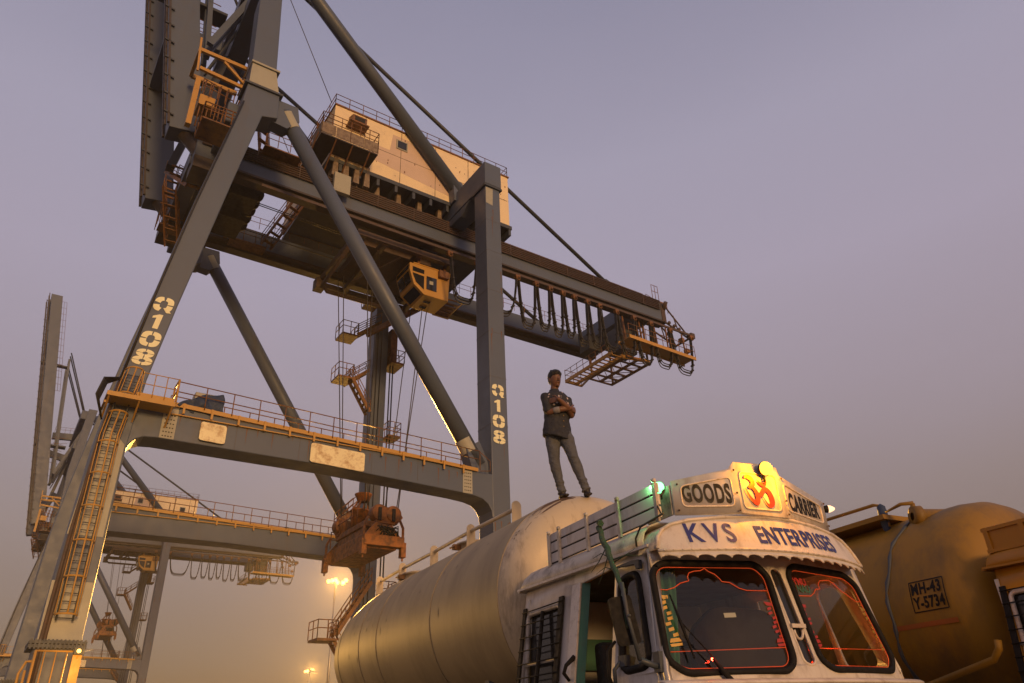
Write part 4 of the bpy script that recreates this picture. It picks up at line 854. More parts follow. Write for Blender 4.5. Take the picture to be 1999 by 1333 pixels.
    for y, dual in ((1.1, 0), (7.2, 1), (8.6, 1)):
        for sx_ in (-1, 1):
            t = MB().lathe([(0, .3), (0, .46), (.04, .51), (.24+.3*dual, .51), (.28+.3*dual, .46), (.28+.3*dual, .3)], (CX+sx_*1.22, y, .51), (CX, y, .51), 28).build('wheel', 'tyre', root)
            MB().lathe([(.03, 0), (.03, .14), (.12, .2), (.1, .31), (0, .31)], (CX+sx_*1.22, y, .51), (CX, y, .51), 20).build('rim', 'silver', t)
    return fp

def surf_text(s, size, x, z, mp, name, mat, parent, bold=.0, shear=0, sx=1, sp=1, warp=None):
    t = textmesh(s, size, bold, shear, sx, sp)
    f = (lambda u, v, w: mp(x+u, z+v*(1+(warp or 0)*u), 0))
    return t.map(f).build(name, mat, parent, fix=False)

def symbol_strokes(parent):     # the red symbol painted on the middle board
    w = MB()
    def st(pts):
        P = [(lerp(-.275, .03, (px-950)/275), lerp(2.975, 3.235, (597-py)/307), r*.00112) for px, py, r in pts]
        # smooth through the points
        Q = []
        for i in range(len(P)-1):
            p0, p1, p2, p3 = P[max(i-1, 0)], P[i], P[i+1], P[min(i+2, len(P)-1)]
            for k in range(6):
                t = k/6; Q.append(tuple(.5*((2*b)+(c-a)*t+(2*a-5*b+4*c-d)*t*t+(3*b-a-3*c+d)*t**3) for a, b, c, d in zip(p0, p1, p2, p3)))
        Q.append(P[-1]); L = []; Rr = []
        for i in range(len(Q)):
            a, b = Vector(Q[max(i-1, 0)][:2]), Vector(Q[min(i+1, len(Q)-1)][:2]); t = (b-a).normalized(); nn = Vector((-t.y, t.x))*Q[i][2]
            L.append(Vector(Q[i][:2])+nn); Rr.append(Vector(Q[i][:2])-nn)
        n = len(L); w.add([(p.x, HY(p.x)-.022-.0006*len(w.v)/100, p.y) for p in L+Rr], [(i, i+1, n+i+1, n+i) for i in range(n-1)])
    st([(960, 318, 6), (985, 300, 16), (1020, 312, 22), (1040, 350, 22), (1030, 385, 20), (1002, 405, 14), (985, 408, 5)])
    st([(1010, 400, 8), (1040, 418, 16), (1062, 465, 20), (1064, 520, 22), (1045, 565, 20), (1015, 548, 14), (985, 505, 9), (952, 420, 3)])
    st([(1058, 452, 8), (1085, 475, 16), (1110, 466, 19), (1130, 430, 19), (1160, 408, 19), (1192, 440, 22), (1208, 500, 24), (1205, 550, 22), (1178, 580, 16), (1150, 562, 8), (1118, 492, 3)])
    st([(1083, 318, 2), (1110, 352, 13), (1145, 365, 17), (1172, 345, 12), (1182, 322, 3)])
    w.build('painted_symbol', 'red_ink', parent, fix=False)

def lamp(root, p, d, r, glassm, col, power, name, label):
    p, d = Vector(p), Vector(d).normalized()
    h = MB().lathe([(-.05, 0), (-.05, r*.5), (-.02, r*.9), (.008, r*1.05), (.012, r*1.0)], p, p+d, 20).tube([p-d*.03, p-d*.03-Vector((0, 0, r*2.0))], .012, 6).build(name, 'black', root)
    if label: h['label'] = label
    MB().lathe([(.008, r*1.0), (.035, r*.9), (.06, r*.6), (.075, r*.3), (.08, 0)], p, p+d, 20).build('lamp_glass', glassm, h)
    if power:
        ld = bpy.data.lights.new('bulb_light', 'POINT'); ld.energy = power; ld.color = col; ld.shadow_soft_size = .03
        lo = bpy.data.objects.new('bulb_light', ld); COL.objects.link(lo); lo.location = p+d*.13; lo.parent = h

TR_ANG = R(-8.2)
def white_truck():
    root = thing('tanker_truck', 'white tanker truck with GOODS CARRIER and KVS ENTERPRISES signs and a silver tank', 'truck', (5.42, 3.97, 0), TR_ANG, group='tanker trucks')
    fp = cab(root, 'white', 'white_dirty', 'beadm', True)
    # vent between the windscreens
    w = MB(); loop_tube(w, CW, front_map(-.012), .012); v = w.build('centre_vent', 'beadm', root)
    fillpoly(scale_poly(CW, .01)).map(front_map(.01)).build('vent_pane', 'darkglass', v)
    w = MB(); a = FY(.08, 2.0); w.beam((.005, a-.03, 2.03), (.155, a-.03, 2.03), .02, .03).tube([(.08+.045*cos(R(t)), a-.02, 2.0+.07*sin(R(t))) for t in range(180, 361, 20)], .012, 6); w.build('vent_catch', 'beadm', v)
    # hood lettering
    vm = lambda x, z, t: (x, VY(x, z)-.012, z)
    surf_text('KVS', .235, -.665, 2.722, vm, 'lettering', 'blue_ink', root, .004, 0, .86, 1.32)
    surf_text('ENTERPRISES', .215, .222, 2.716, vm, 'lettering', 'blue_ink', root, .006, 0, .765, 1.03)
    # header boards
    HB = [(-.9, 2.885), (-.62, 2.89), (-.345, 2.90), (-.345, 2.90), (.15, 2.90), (.52, 2.915), (.905, 2.90), (.905, 3.175), (.179, 3.285), (.15, 3.355), (-.1, 3.365), (-.345, 3.345), (-.40, 3.285), (-.9, 3.175)]
    HB = [p for i, p in enumerate(HB) if i != 3]
    hm = lambda dy=0: (lambda x, z, t: (x, HY(x)+dy, z))
    hd = fillpoly(HB, (), (-.345, .15), ()).map(hm()).build('header_board', 'white', root, solid=.02)
    w = MB()
    for lp in ([(-.835, 2.955), (-.40, 2.96), (-.40, 3.215), (-.835, 3.13)], [(-.31, 2.945), (.11, 2.955), (.11, 3.275), (-.31, 3.265)], [(.205, 2.975), (.83, 2.96), (.83, 3.125), (.205, 3.215)]):
        loop_tube(w, round_poly(lp, .045, 5), hm(-.012), .009)
    w.build('panel_frame', 'beadm', hd)
    w = MB()
    for x, z in ((-.37, 3.27), (-.375, 3.07), (-.375, 2.92), (.165, 3.25), (.17, 3.05), (.17, 2.93), (-.88, 2.92), (-.87, 3.14), (.88, 3.15), (.88, 2.94)): p = hm(-.03)(x, z, 0); w.lathe([(0, .010), (.008, .008), (.01, 0)], p, (p[0], p[1]-1, p[2]), 8)
    w.build('bolt', 'rusty', hd)
    w = MB()
    for s_, e in ((-.9, 1), (.905, -1)): w.beam((s_, HY(s_)+.02, 3.02), (s_+.0*e, .45, 3.02), .02, .25)
    w.build('header_return', 'white_dirty', hd)
    hl = lambda x, z, t: (x, HY(x)-.014, z)
    surf_text('GOODS', .215, -.618, 3.06, hl, 'lettering', 'black_ink', hd, .008, -.12, .50, 1.12, .35)
    surf_text('CARRIER', .205, .512, 3.056, hl, 'lettering', 'black_ink', hd, .008, -.10, .60, 1.08, -.35)
    symbol_strokes(hd)
    lamp(root, (-.93, .20, 3.15), (-.9, -.45, -.1), .05, 'lampgreen', (.2, 1, .3), 6.5, 'green_lamp', 'round lamp shining green beside the GOODS board')
    lamp(root, (-.055, -.17, 3.305), (-.1, -1, -.25), .06, 'lampamber', (1, .34, .0), 24, 'amber_lamp', 'round lamp shining amber over the red symbol')
    lamp(root, (.96, .14, 3.12), (1, -.6, 0), .035, 'lampwhite', (1, .6, .4), 0, 'side_lamp', 'small lamp at the right end of the header')
    # rope lights and stickers in the windscreens
    w = MB(); f = front_map(-.004)
    loop_tube(w, scale_poly(LW, .045), f, .0035, 5); loop_tube(w, scale_poly(RW, .045), f, .0035, 5)
    def wl(pts): w.tube([f(x, z, 0) for x, z in pts], .0038, 5)
    wl([(-1.12, 2.30), (-1.04, 2.295), (-.97, 2.315), (-.91, 2.35), (-.85, 2.365), (-.83, 2.37), (-.835, 2.40), (-.81, 2.435), (-.76, 2.45), (-.70, 2.455), (-.66, 2.475), (-.63, 2.45), (-.58, 2.43), (-.545, 2.395), (-.53, 2.37), (-.46, 2.365), (-.38, 2.32), (-.31, 2.305), (-.1, 2.31)])
    wl([(.215, 2.285), (.40, 2.29), (.46, 2.32), (.50, 2.355), (.56, 2.36), (.56, 2.40), (.60, 2.435), (.68, 2.445), (.74, 2.45), (.80, 2.42), (.88, 2.36), (.93, 2.345), (1.0, 2.31), (1.06, 2.285), (1.15, 2.29)])
    wl([(-1.13, 1.835), (-.10, 1.865)]); wl([(.245, 1.865), (1.235, 1.88)]); w.build('rope_light', 'orangelit', fp)
    def sticker(name, mat, polys, dy=-.002):
        w = MB()
        for k, p in enumerate(polys): w.add([front_map(dy-.0004*k)(x, z, 0) for x, z in p], [tuple(range(len(p)))])
        return w.build(name, mat, fp, fix=False)
    def column(x0, x1, z0, z1):
        P = []; 
        for k in range(9):
            a, b = k/9, (k+.9)/9; wv = .018*sin(k*1.7); X = lambda t: lerp(x0, x1, t)+wv
            P.append([(X(a)-.022, lerp(z0, z1, a)), (X(a)+.022, lerp(z0, z1, a)+.012), (X(b)+.022, lerp(z0, z1, b)), (X(b)-.022, lerp(z0, z1, b)-.012)])
        P += [[(x0-.05, z0), (x0+.05, z0+.01), (x0+.035, z0+.035), (x0-.035, z0+.03)], [(x0-.045, z0-.03), (x0+.045, z0-.02), (x0+.05, z0), (x0-.05, z0-.01)], [(x1-.05, z1), (x1+.04, z1-.01), (x1+.035, z1-.035), (x1-.03, z1-.03)]]
        return P
    sticker('pillar_sticker', 'gold', column(-1.07, -1.085, 1.90, 2.26)); sticker('pillar_sticker', 'redst', column(-.125, -.13, 1.90, 2.22)); sticker('pillar_sticker', 'redst', column(.265, .25, 1.90, 2.22)); sticker('pillar_sticker', 'gold', column(1.215, 1.12, 1.90, 2.24))
    sticker('label_sticker', 'primer', [[(-.6, 2.085), (-.49, 2.09), (-.49, 2.125), (-.6, 2.12)]])
    surf_text('YMU', .085, .325, 2.405, front_map(-.003), 'sticker_lettering', 'redst', fp, .003, -.1, .9); surf_text('NAU', .085, .345, 2.345, front_map(-.003), 'sticker_lettering', 'greenpaint', fp, .003, -.1, .9)
    w = MB().lathe([(0, .012), (.01, 0)], (-.83, -.02, 1.777), (-.83, -1, 1.777), 10); w.build('red_indicator', 'redlit', fp)
    ld = bpy.data.lights.new('indicator_light', 'POINT'); ld.energy = .12; ld.color = (1, .1, .05); ld.shadow_soft_size = .01
    lo = bpy.data.objects.new('indicator_light', ld); COL.objects.link(lo); lo.location = (-.83, -.07, 1.79); lo.parent = fp
    # wipers
    for a, b, c_ in (((-1.06, 2.25), (-1.0, 1.80), (-.72, 1.60)),):
        w = MB(); q = front_map(-.055); w.tube([q(*a, 0), q(-1.02, 2.0, 0), q(-.99, 1.78, 0)], [.006, .014, .006], 5); w.tube([q(-.84, 1.78, 0), q(-.78, 1.68, 0), q(-.70, 1.58, 0)], [.012, .02, .024], 6); w.tube([q(-1.03, 2.05, 0), q(-.84, 1.79, 0)], .006, 5)
        w.build('wiper', 'black', root)
    # mirror, its arm and the hinge hardware
    mp = [(-1.564, .184, 2.219), (-1.402, .136, 2.244), (-1.353, .121, 1.90), (-1.515, .17, 1.875)]
    pl = round_poly([((p[0]+1.45)*1.045, p[2]) for p in mp], .03)
    mi = MB(); n = len(pl); mi.add([(u-1.45, .15-.3*u, v) for u, v in pl]+[(u-1.45+.01, .15-.3*u+.035, v) for u, v in pl], [tuple(range(n)), tuple(range(2*n-1, n-1, -1))]+[(i, (i+1) % n, n+(i+1) % n, n+i) for i in range(n)])
    mo = mi.build('mirror', 'black', root); mo['label'] = 'black rectangular wing mirror'
    w = MB().tube([(-1.47, .13, 2.33), (-1.455, .12, 2.09), (-1.40, .10, 1.78)], .016, 7).tube([(-1.40, .10, 1.78), (-1.25, .12, 1.74), (-1.17, .16, 1.78)], .022, 6).bx(-1.24, -1.16, .08, .16, 1.70, 1.84).lathe([(0, .014), (.02, .01), (.022, 0)], (-1.452, .11, 2.085), (-1.452, -1, 2.085), 8)
    w.build('mirror_arm', 'steel_dark', mo); MB().bx(-1.23, -1.17, .55, .64, 1.78, 1.86).tube([(-1.2, .62, 1.84), (-1.26, .66, 1.76), (-1.25, .68, 1.6)], .018, 6).build('door_hinge', 'steel_dark', root)
    w = MB().prism([(.80, 2.575), (.42, 2.545), (.40, 2.50), (.36, 2.50), (.36, 2.57), (.44, 2.58)], 'x', -1.13, -1.09); w.build('door_catch', 'steel_dark', root)
    # curtain behind the glass and in the door
    def cf(x0, x1, y, z0, z1):
        def f(u, v): x = lerp(x0, x1, u*(1-.25*v)); return (x, y+.02*sin(u*30)+.01*sin(u*13), lerp(z1, z0, v))
        return f
    w = MB().grid(cf(-1.06, -.72, .42, 1.75, 2.56), 40, 6); w.build('curtain', 'curtain', root)
    g = MB(); rr = random.Random(2)
    for k in range(26): q = Vector((.30+rr.uniform(-.05, .09), .08+rr.uniform(0, .12), 1.80+rr.uniform(-.08, .16))); g.tube([q, q+Vector((rr.uniform(-.05, .05), rr.uniform(-.02, .02), rr.uniform(.02, .07)))], .010, 5)
    g.build('added_glow_bundle', 'redst', root)  # bundle added to give the orange glow something to fall on
    ld = bpy.data.lights.new('added_glow_light', 'POINT'); ld.energy = 7; ld.color = (1, .2, .03); ld.shadow_soft_size = .02; lo = bpy.data.objects.new('added_glow_light', ld); COL.objects.link(lo); lo.location = (.34, .06, 1.80); lo.parent = root  # added point light without a bulb, for the orange glow in the right windscreen
    MB().bx(-.95, 1.0, 2.34, 2.39, 1.9, 2.2).build('inner_green_panel', 'greenpaint', root)
    # cable on the roof
    w = MB().tube([(-1.07, .02, 2.87), (-1.12, .28, 2.82), (-1.125, .36, 2.74), (-1.11, .38, 2.68)], .009, 6).tube([(-.97, .10, 3.1), (-1.05, .12, 2.98), (-1.07, .05, 2.88)], .007, 6); w.build('roof_cable', 'cable', root)
    # ---------------- tank
    A = Vector((.06, 2.56, 2.73)); B = Vector((.06, 13.0, 2.73+10.4*.02)); D = (B-A).normalized(); Lt = (B-A).length
    prof = [(0, 0), (.0, .3), (.02, .65), (.06, .92), (.12, 1.06), (.2, 1.14), (.32, 1.19), (.5, 1.205), (2.7, 1.2), (5.2, 1.2), (Lt-4.2, 1.2), (Lt-3.2, 1.17), (Lt-2.4, 1.10), (Lt-1.6, .98), (Lt-1.0, .83), (Lt-.5, .62), (Lt-.2, .4), (Lt-.05, .2), (Lt, 0)]
    tk = MB().lathe(prof[7:], A, B, 96).build('tank', 'tank', root)
    fe = MB().lathe(prof[:8], A, B, 96).build('tank_front_end', 'tankend', tk)
    w = MB(); rr = random.Random(8); hp_ = lambda t_, a_, e=.004: (lambda r_: A+D*t_+Vector((cos(a_)*(r_+e), 0, sin(a_)*(r_+e))))(next((r0+(r1-r0)*(t_-t0)/(t1-t0) for (t0, r0), (t1, r1) in zip(prof, prof[1:]) if t0 <= t_ <= t1 and t1 > t0), 1.2))
    for k in range(16):
        t_ = rr.uniform(.2, .42); a0 = R(rr.uniform(99, 104)); L_ = R(rr.uniform(8, 34)) if k else R(40); wd = rr.uniform(.01, .045); n = 8
        P_ = [(t_+rr.uniform(-.004, .004), a0+L_*q/n, wd*(1-q/n*.8)*rr.uniform(.7, 1.2)) for q in range(n+1)]
        w.add([hp_(min(.49, max(.07, t0+s_*w0)), a_, .007+.0005*k) for t0, a_, w0 in P_ for s_ in (-1, 1)], [(2*q, 2*q+1, 2*q+3, 2*q+2) for q in range(n)], True)
    for k in range(50):
        t_ = rr.uniform(.1, .46); a0 = R(rr.uniform(80, 150)); s_ = rr.uniform(.006, .02); w.add([hp_(min(.49, t_+dx), a0+dy, .004) for dx, dy in ((0, 0), (s_, 0), (s_, s_), (0, s_*1.3))], [(0, 1, 2, 3)])
    w.build('drip_stain', 'stain', tk, fix=False)
    w = MB()
    for k in range(26):
        t_ = rr.uniform(1.0, 9.5); a0 = R(rr.uniform(115, 190)); L_ = rr.uniform(.03, .14); wd = rr.uniform(.008, .03)
        w.add([hp_(t_, a0), hp_(t_+wd, a0+L_*.3), hp_(t_+wd*.7, a0+L_), hp_(t_-wd*.3, a0+L_*.6)], [(0, 1, 2, 3)])
    w.build('scuff_mark', 'scuff', tk, fix=False)
    w = MB()
    for t, r in ((.5, 1.206), (2.7, 1.203), (5.2, 1.203), (Lt-4.2, 1.203), (Lt-2.4, 1.103)):
        c_ = A+D*t; u = D.cross(Vector((0, 0, 1))).normalized(); vv = u.cross(D)
        w.tube([c_+u*cos(2*pi*k/72)*r+vv*sin(2*pi*k/72)*r for k in range(72)], .006, 5, closed=True)
    w.build('weld_seam', 'tank', tk)
    w = MB(); w.tube([(-0.298, 4.201, 4.1), (-0.298, 5.754, 4.167), (-0.298, 7.41, 4.198), (-0.298, 9.066, 4.25), (-0.298, 10.722, 4.27)], .03, 8); hr = w.build('handrail', 'tankend', tk)
    for x, y, zt in [(-0.298, 4.149, 4.095), (-0.298, 5.733, 4.167), (-0.298, 7.337, 4.198), (-0.298, 9.035, 4.25), (-0.298, 10.494, 4.27)]:
        zb = zt-.26; a = .072
        pts = [(x-a-.01, zb), (x+a-.01, zb)]+[(x-.01+a*cos(R(t)), zt+.03+a*sin(R(t))) for t in range(0, 181, 20)]
        MB().prism(pts, 'y', y-.008, y+.008).build('rail_ear', 'tankend', hr, bevel=.004)
    for y in (6.2, 8.95):
        z = 2.73+(y-2.56)*.02+1.19
        h = MB().lathe([(0, .30), (.10, .30), (.10, .34), (.13, .34), (.16, .22), (.18, 0)], (0, y, z-.04), (0, y, z+1), 24).build('hatch', 'tankend', tk)
        MB().bx(-.42, -.30, y-.04, y+.04, z-.02, z+.06).tube([(-.42, y-.12, z+.01), (-.42, y+.12, z+.03)], .015, 6).build('hatch_clamp', 'yellow_old', h)
    
    for y in (3.6, 6.2, 9.0): MB().prism([(-.9, 1.1), (.9, 1.1), (1.05, 1.9), (.6, 1.75), (0, 1.62), (-.6, 1.75), (-1.05, 1.9)], 'y', y-.06, y+.06).build('saddle', 'steel_dark', tk)
    return root
truck = white_truck()

def yellow_truck():
    a = TR_ANG; off = Vector((4.25*cos(a)+2.3*sin(a), 4.25*sin(a)-2.3*cos(a), 0)); loc = Vector((5.42, 3.97, 0))+off
    root = thing('tanker_truck', 'mustard yellow tanker truck with MH-43 Y-5734 painted on its tank', 'truck', tuple(loc), a, group='tanker trucks')
    cab(root, 'y_cab', 'y_cab', 'y_cab', False)
    A = Vector((0, 2.50, 2.44)); B = Vector((0, 11.0, 2.44)); Lt = 8.5
    tk = MB().lathe([(0, 0), (.01, .4), (.04, .72), (.1, .95), (.2, 1.09), (.34, 1.17), (.55, 1.2), (Lt-1.2, 1.2), (Lt-.5, 1.0), (Lt-.15, .6), (Lt, 0)], A, B, 96).build('tank', 'y_tank', root)
    mp = lambda s, z, t: (-math.sqrt(max(0, 1.2**2-(z-2.44)**2))-.006, 3.14-s, z)
    surf_text('MH-43', .165, -.01, 2.615, mp, 'plate_number', 'black_ink', tk, .006, 0, .74, 1.12); surf_text('Y-5734', .165, .0, 2.465, mp, 'plate_number', 'black_ink', tk, .006, 0, .72, 1.08)
    w = MB()
    for p, q in (((-.21, 2.70), (.21, 2.70)), ((.21, 2.70), (.21, 2.38)), ((.21, 2.38), (-.21, 2.38)), ((-.21, 2.38), (-.21, 2.70))):
        P = [(lerp(p[0], q[0], k/6), lerp(p[1], q[1], k/6)) for k in range(7)]
        for k in range(6):
            (a0, b0), (a1, b1) = P[k], P[k+1]; h = .006
            if abs(a0-a1) > abs(b0-b1): w.add([mp(a0, b0-h, 0), mp(a1, b1-h, 0), mp(a1, b1+h, 0), mp(a0, b0+h, 0)], [(0, 1, 2, 3)])
            else: w.add([mp(a0-h, b0, 0), mp(a0+h, b0, 0), mp(a1+h, b1, 0), mp(a1-h, b1, 0)], [(0, 1, 2, 3)])
    w.build('plate_border', 'black_ink', tk, fix=False)
    w = MB().grid(lambda u, v: mp(lerp(-.5, .26, u), lerp(2.225, 2.275, v), 0), 20, 2); w.build('stripe', 'orange_trim', tk, fix=False)
    w = MB()
    w.tube([(1.205*-cos(R(t)), 3.66-.0022*(t+0)+.02*sin(t*.21), 2.44+1.205*sin(R(t))) for t in range(60, -60, -5)], [.02+.009*sin(t*.5) for t in range(60, -60, -5)], 7); w.build('cloth_strap', 'steel_dark', tk)
    w = MB().bx(-.75, -.1, 3.75, 9, 3.58, 3.64); wk = w.build('walkway', 'y_tank', tk)
    w = MB().tube([(-.6, 9, 4.0), (-.6, 5.0, 3.83), (-.6, 3.95, 3.82), (-.6, 3.84, 3.78), (-.62, 3.8, 3.5)], .022, 6)
    for y in (5.4, 7.2, 8.8): w.tube([(-.6, y, 3.6), (-.6, y, 3.88)], .02, 6)
    w.build('walkway_rail', 'y_tank', wk)
    MB().lathe([(0, .03), (.05, .05), (.2, .06), (.32, .05), (.36, 0)], (-.62, 3.84, 3.45), (-.62, 3.84, 3.8), 10).build('rag', 'tarp', wk)
    w = MB().lathe([(.0, .05), (0, .12), (.1, .13), (.12, .09), (.5, .085)], (-.66, 3.42, 3.53), (-.1, 3.1, 3.50), 22).tube([(-.72, 3.72, 3.655), (-.70, 3.50, 3.70), (-.62, 3.38, 3.69)], [.012, .022, .025], 6).tube([(-.62, 3.4, 3.69), (-.62, 3.4, 3.6)], .03, 8)
    w.build('valve_nozzle', 'y_tank', tk)
    w = MB().tube([(-1.25, 2.50, 2.0), (-1.26, 2.51, 1.92), (-1.25, 2.6, 1.83), (-1.25, 3.3, 1.67), (-1.25, 5, 1.3)], .035, 8); w.build('side_pipe', 'y_tank', tk)
    return root
yellow = yellow_truck()

def branch():
    loc = Matrix.Rotation(TR_ANG, 4, 'Z'); base = Vector((5.42, 3.97, 0))+loc@Vector((-1.35, .67, 2.9))
    b = thing('branch', 'green taped tree branch with thin twigs leaning from the roof boards to the mirror', 'branch', tuple(base), TR_ANG)
    o = Vector((-1.35, .67, 2.9)); L_ = lambda *p: Vector(p)-o
    rnd = random.Random(3); pts = []; rs = []
    for k in range(12): t = k/11; pts.append(L_(lerp(-1.20, -1.38, t), lerp(.78, .25, t), lerp(2.93, 2.29, t))+Vector((rnd.uniform(-.01, .01), rnd.uniform(-.01, .01), 0))); rs.append(lerp(.03, .017, t)*rnd.uniform(.85, 1.15))
    MB().tube(pts, rs, 8).tube([L_(-1.38, .25, 2.29), L_(-1.45, .17, 2.2), L_(-1.45, .14, 2.0)], [.016, .014, .01], 6).build('stem', 'wood', b)
    w = MB()
    for k, (st_, en) in enumerate((((-1.26, .6, 2.72), (-1.28, .85, 2.55)), ((-1.3, .5, 2.6), (-1.28, .8, 2.66)), ((-1.3, .48, 2.58), (-1.22, .25, 2.63)), ((-1.33, .4, 2.48), (-1.34, .68, 2.5)), ((-1.28, .55, 2.65), (-1.3, .72, 2.42)), ((-1.3, .5, 2.55), (-1.2, .2, 2.56)))):
        s, e = L_(*st_), L_(*en); w.tube([s, s.lerp(e, .5)+Vector((0, 0, .04*(1 if k % 2 else -.4))), e], [.006, .004, .002], 5)
    w.tube([L_(-1.22, .72, 2.95), L_(-1.18, .8, 2.98)], .03, 6); w.build('twigs', 'wood', b)
branch()

# ------------------------------------------------------------------ the man standing on the tank
def loft(m, rings, n=20):
    """rings: (centre, half-width vector, half-depth vector) joined into one closed tapering form"""
    vs = []
    for c, a, b in rings:
        c, a, b = Vector(c), Vector(a), Vector(b); vs += [c+a*cos(2*pi*k/n)+b*sin(2*pi*k/n) for k in range(n)]
    N = len(rings); fs = [(i*n+k, i*n+(k+1) % n, (i+1)*n+(k+1) % n, (i+1)*n+k) for i in range(N-1) for k in range(n)]
    fs += [tuple(range(n))[::-1], tuple(range((N-1)*n, N*n))]
    return m.add(vs, fs, True)
def limb(m, pts, n=14):      # pts: (position, radius) tapering round limb with rounded ends
    P = [Vector(p) for p, r in pts]; r = [q for _, q in pts]
    d0 = (P[0]-P[1]).normalized(); d1 = (P[-1]-P[-2]).normalized()
    PP = [P[0]+d0*r[0]*.8, P[0]+d0*r[0]*.5]+P+[P[-1]+d1*r[-1]*.5, P[-1]+d1*r[-1]*.8]
    rr = [r[0]*.35, r[0]*.85]+r+[r[-1]*.85, r[-1]*.35]
    return m.tube(PP, rr, n)
def fuse(o, vox, smooth=3):
    a = o.modifiers.new('fuse', 'REMESH'); a.mode = 'VOXEL'; a.voxel_size = vox; a.use_smooth_shade = True
    b = o.modifiers.new('smooth', 'SMOOTH'); b.iterations = smooth; b.factor = .5
    return o
def wrinkle(o, size, amt):
    t = bpy.data.textures.new('cloth_folds', 'CLOUDS'); t.noise_scale = size; t.noise_depth = 3
    d = o.modifiers.new('folds', 'DISPLACE'); d.texture = t; d.strength = amt; d.mid_level = .5; d.texture_coords = 'LOCAL'
def man():
    ang = TR_ANG+R(-31.4)
    base = Vector((5.42, 3.97, 0))+Matrix.Rotation(TR_ANG, 4, 'Z')@Vector((-.27, 2.95, 3.885))
    r = thing('person', 'person in dark shirt and jeans standing with crossed arms on the silver tank', 'person', tuple(base), ang)
    X = lambda x, y, z: Vector((x, y, z))
    # joints (x to the right of the photo, y away from the camera, z up)
    hip = X(-.01, .02, .86); chest = X(.005, .02, 1.22); neck = X(-.012, .01, 1.41)
    fl, fr = X(.0, 0, .07), X(.295, -.04, .065)
    kl, kr = X(-.07, -.02, .47), X(.165, -.07, .49)
    hl, hr = X(-.075, .02, .86), X(.075, .03, .86)
    # trunk axes: facing right-front of the photo
    f = Vector((.50, -.87, 0)); s = Vector((.87, .50, 0))          # f: where the chest points, s: his left
    sl = chest+s*-.160+Vector((0, 0, .105)); sr = chest+s*.160+Vector((0, 0, .10))
    # body: torso, legs, arms, neck and head in one surface
    m = MB()
    loft(m, [(hip+Vector((0, 0, -.06)), s*.13, f*.09), (hip+Vector((0, 0, .05)), s*.145, f*.10), (hip.lerp(chest, .4), s*.125, f*.09), (chest, s*.15, f*.105), (chest+Vector((0, 0, .10)), s*.155, f*.09), (chest+Vector((0, 0, .16)), s*.11, f*.07), (neck, s*.055, f*.055)])
    limb(m, [(hl, .078), (hl.lerp(kl, .5), .066), (kl, .05), (kl.lerp(fl, .35), .05), (fl, .036)]); limb(m, [(hr, .078), (hr.lerp(kr, .5), .066), (kr, .05), (kr.lerp(fr, .35), .05), (fr, .036)])
    hc = neck+Vector((.01, 0, .165))+f*.018
    limb(m, [(neck-Vector((0, 0, .05)), .055), (neck+Vector((0, 0, .05))+f*.008, .052), (hc-Vector((0, 0, .05)), .05)])
    hf = Vector((.52, -.854, 0)); hs = Vector((.854, .52, 0))
    for dz, w_, d_, of in ((0, 0, 0, 0),): pass
    loft(m, [(hc+hf*.012+Vector((0, 0, -.118)), hs*.022, hf*.02), (hc+hf*.018+Vector((0, 0, -.108)), hs*.036, hf*.042), (hc+hf*.006+Vector((0, 0, -.075)), hs*.054, hf*.07), (hc+Vector((0, 0, -.035)), hs*.067, hf*.084), (hc+Vector((0, 0, .01)), hs*.073, hf*.09), (hc-hf*.004+Vector((0, 0, .055)), hs*.073, hf*.092), (hc-hf*.006+Vector((0, 0, .09)), hs*.058, hf*.075), (hc+Vector((0, 0, .112)), hs*.03, hf*.04)], 24)
    # nose, brow, lips, ears
    fc = lambda a, b, c: hc+hs*a+hf*b+Vector((0, 0, c))
    limb(m, [(fc(0, .080, .022), .009), (fc(0, .096, -.018), .012)], 8); limb(m, [(fc(-.034, .078, .034), .009), (fc(0, .086, .032), .008), (fc(.034, .078, .034), .009)], 8)
    limb(m, [(fc(-.02, .078, -.058), .007), (fc(0, .086, -.056), .009), (fc(.02, .078, -.058), .007)], 8); limb(m, [(fc(0, .066, -.098), .018), (fc(0, .066, -.1), .018)], 8)
    for e in (-1, 1): limb(m, [(fc(e*.074, -.012, .018), .014), (fc(e*.071, -.006, -.018), .010)], 8)
    # crossed arms: his left forearm lies on top, his right hand tucks under
    el = sl+s*.01+f*.06+Vector((0, 0, -.235)); er = sr+s*.0+f*.08+Vector((0, 0, -.24))
    cl = chest+f*.185
    wl = cl+s*.10+Vector((0, 0, -.09)); wr = cl+s*-.09+f*.03+Vector((0, 0, .0))
    limb(m, [(sl, .055), (sl.lerp(el, .5), .045), (el, .038)]); limb(m, [(sr, .055), (sr.lerp(er, .5), .045), (er, .038)])
    limb(m, [(el, .038), (el.lerp(wl, .45)+f*.045, .038), (wl, .026)]); limb(m, [(er, .038), (er.lerp(wr, .45)+f*.045, .038), (wr, .026)])
    # hands with five fingers each
    def hand(w_, d, up, out):
        d = d.normalized(); up = up.normalized()
        palm = w_+d*.05; loft(m, [(w_, up*.026, out*.018), (w_+d*.03, up*.038, out*.017), (w_+d*.075, up*.041, out*.014), (w_+d*.09, up*.036, out*.01)], 12)
        for k, L_ in enumerate((.066, .078, .072, .055)):
            b0 = w_+d*.082+up*(.03-k*.02); limb(m, [(b0, .0095), (b0+d*L_*.5-out*.01, .009), (b0+d*L_*.82-out*.028, .008)], 8)
        limb(m, [(w_+d*.02+up*.03, .012), (w_+d*.055+up*.055+out*.006, .0105), (w_+d*.085+up*.062, .009)], 8)
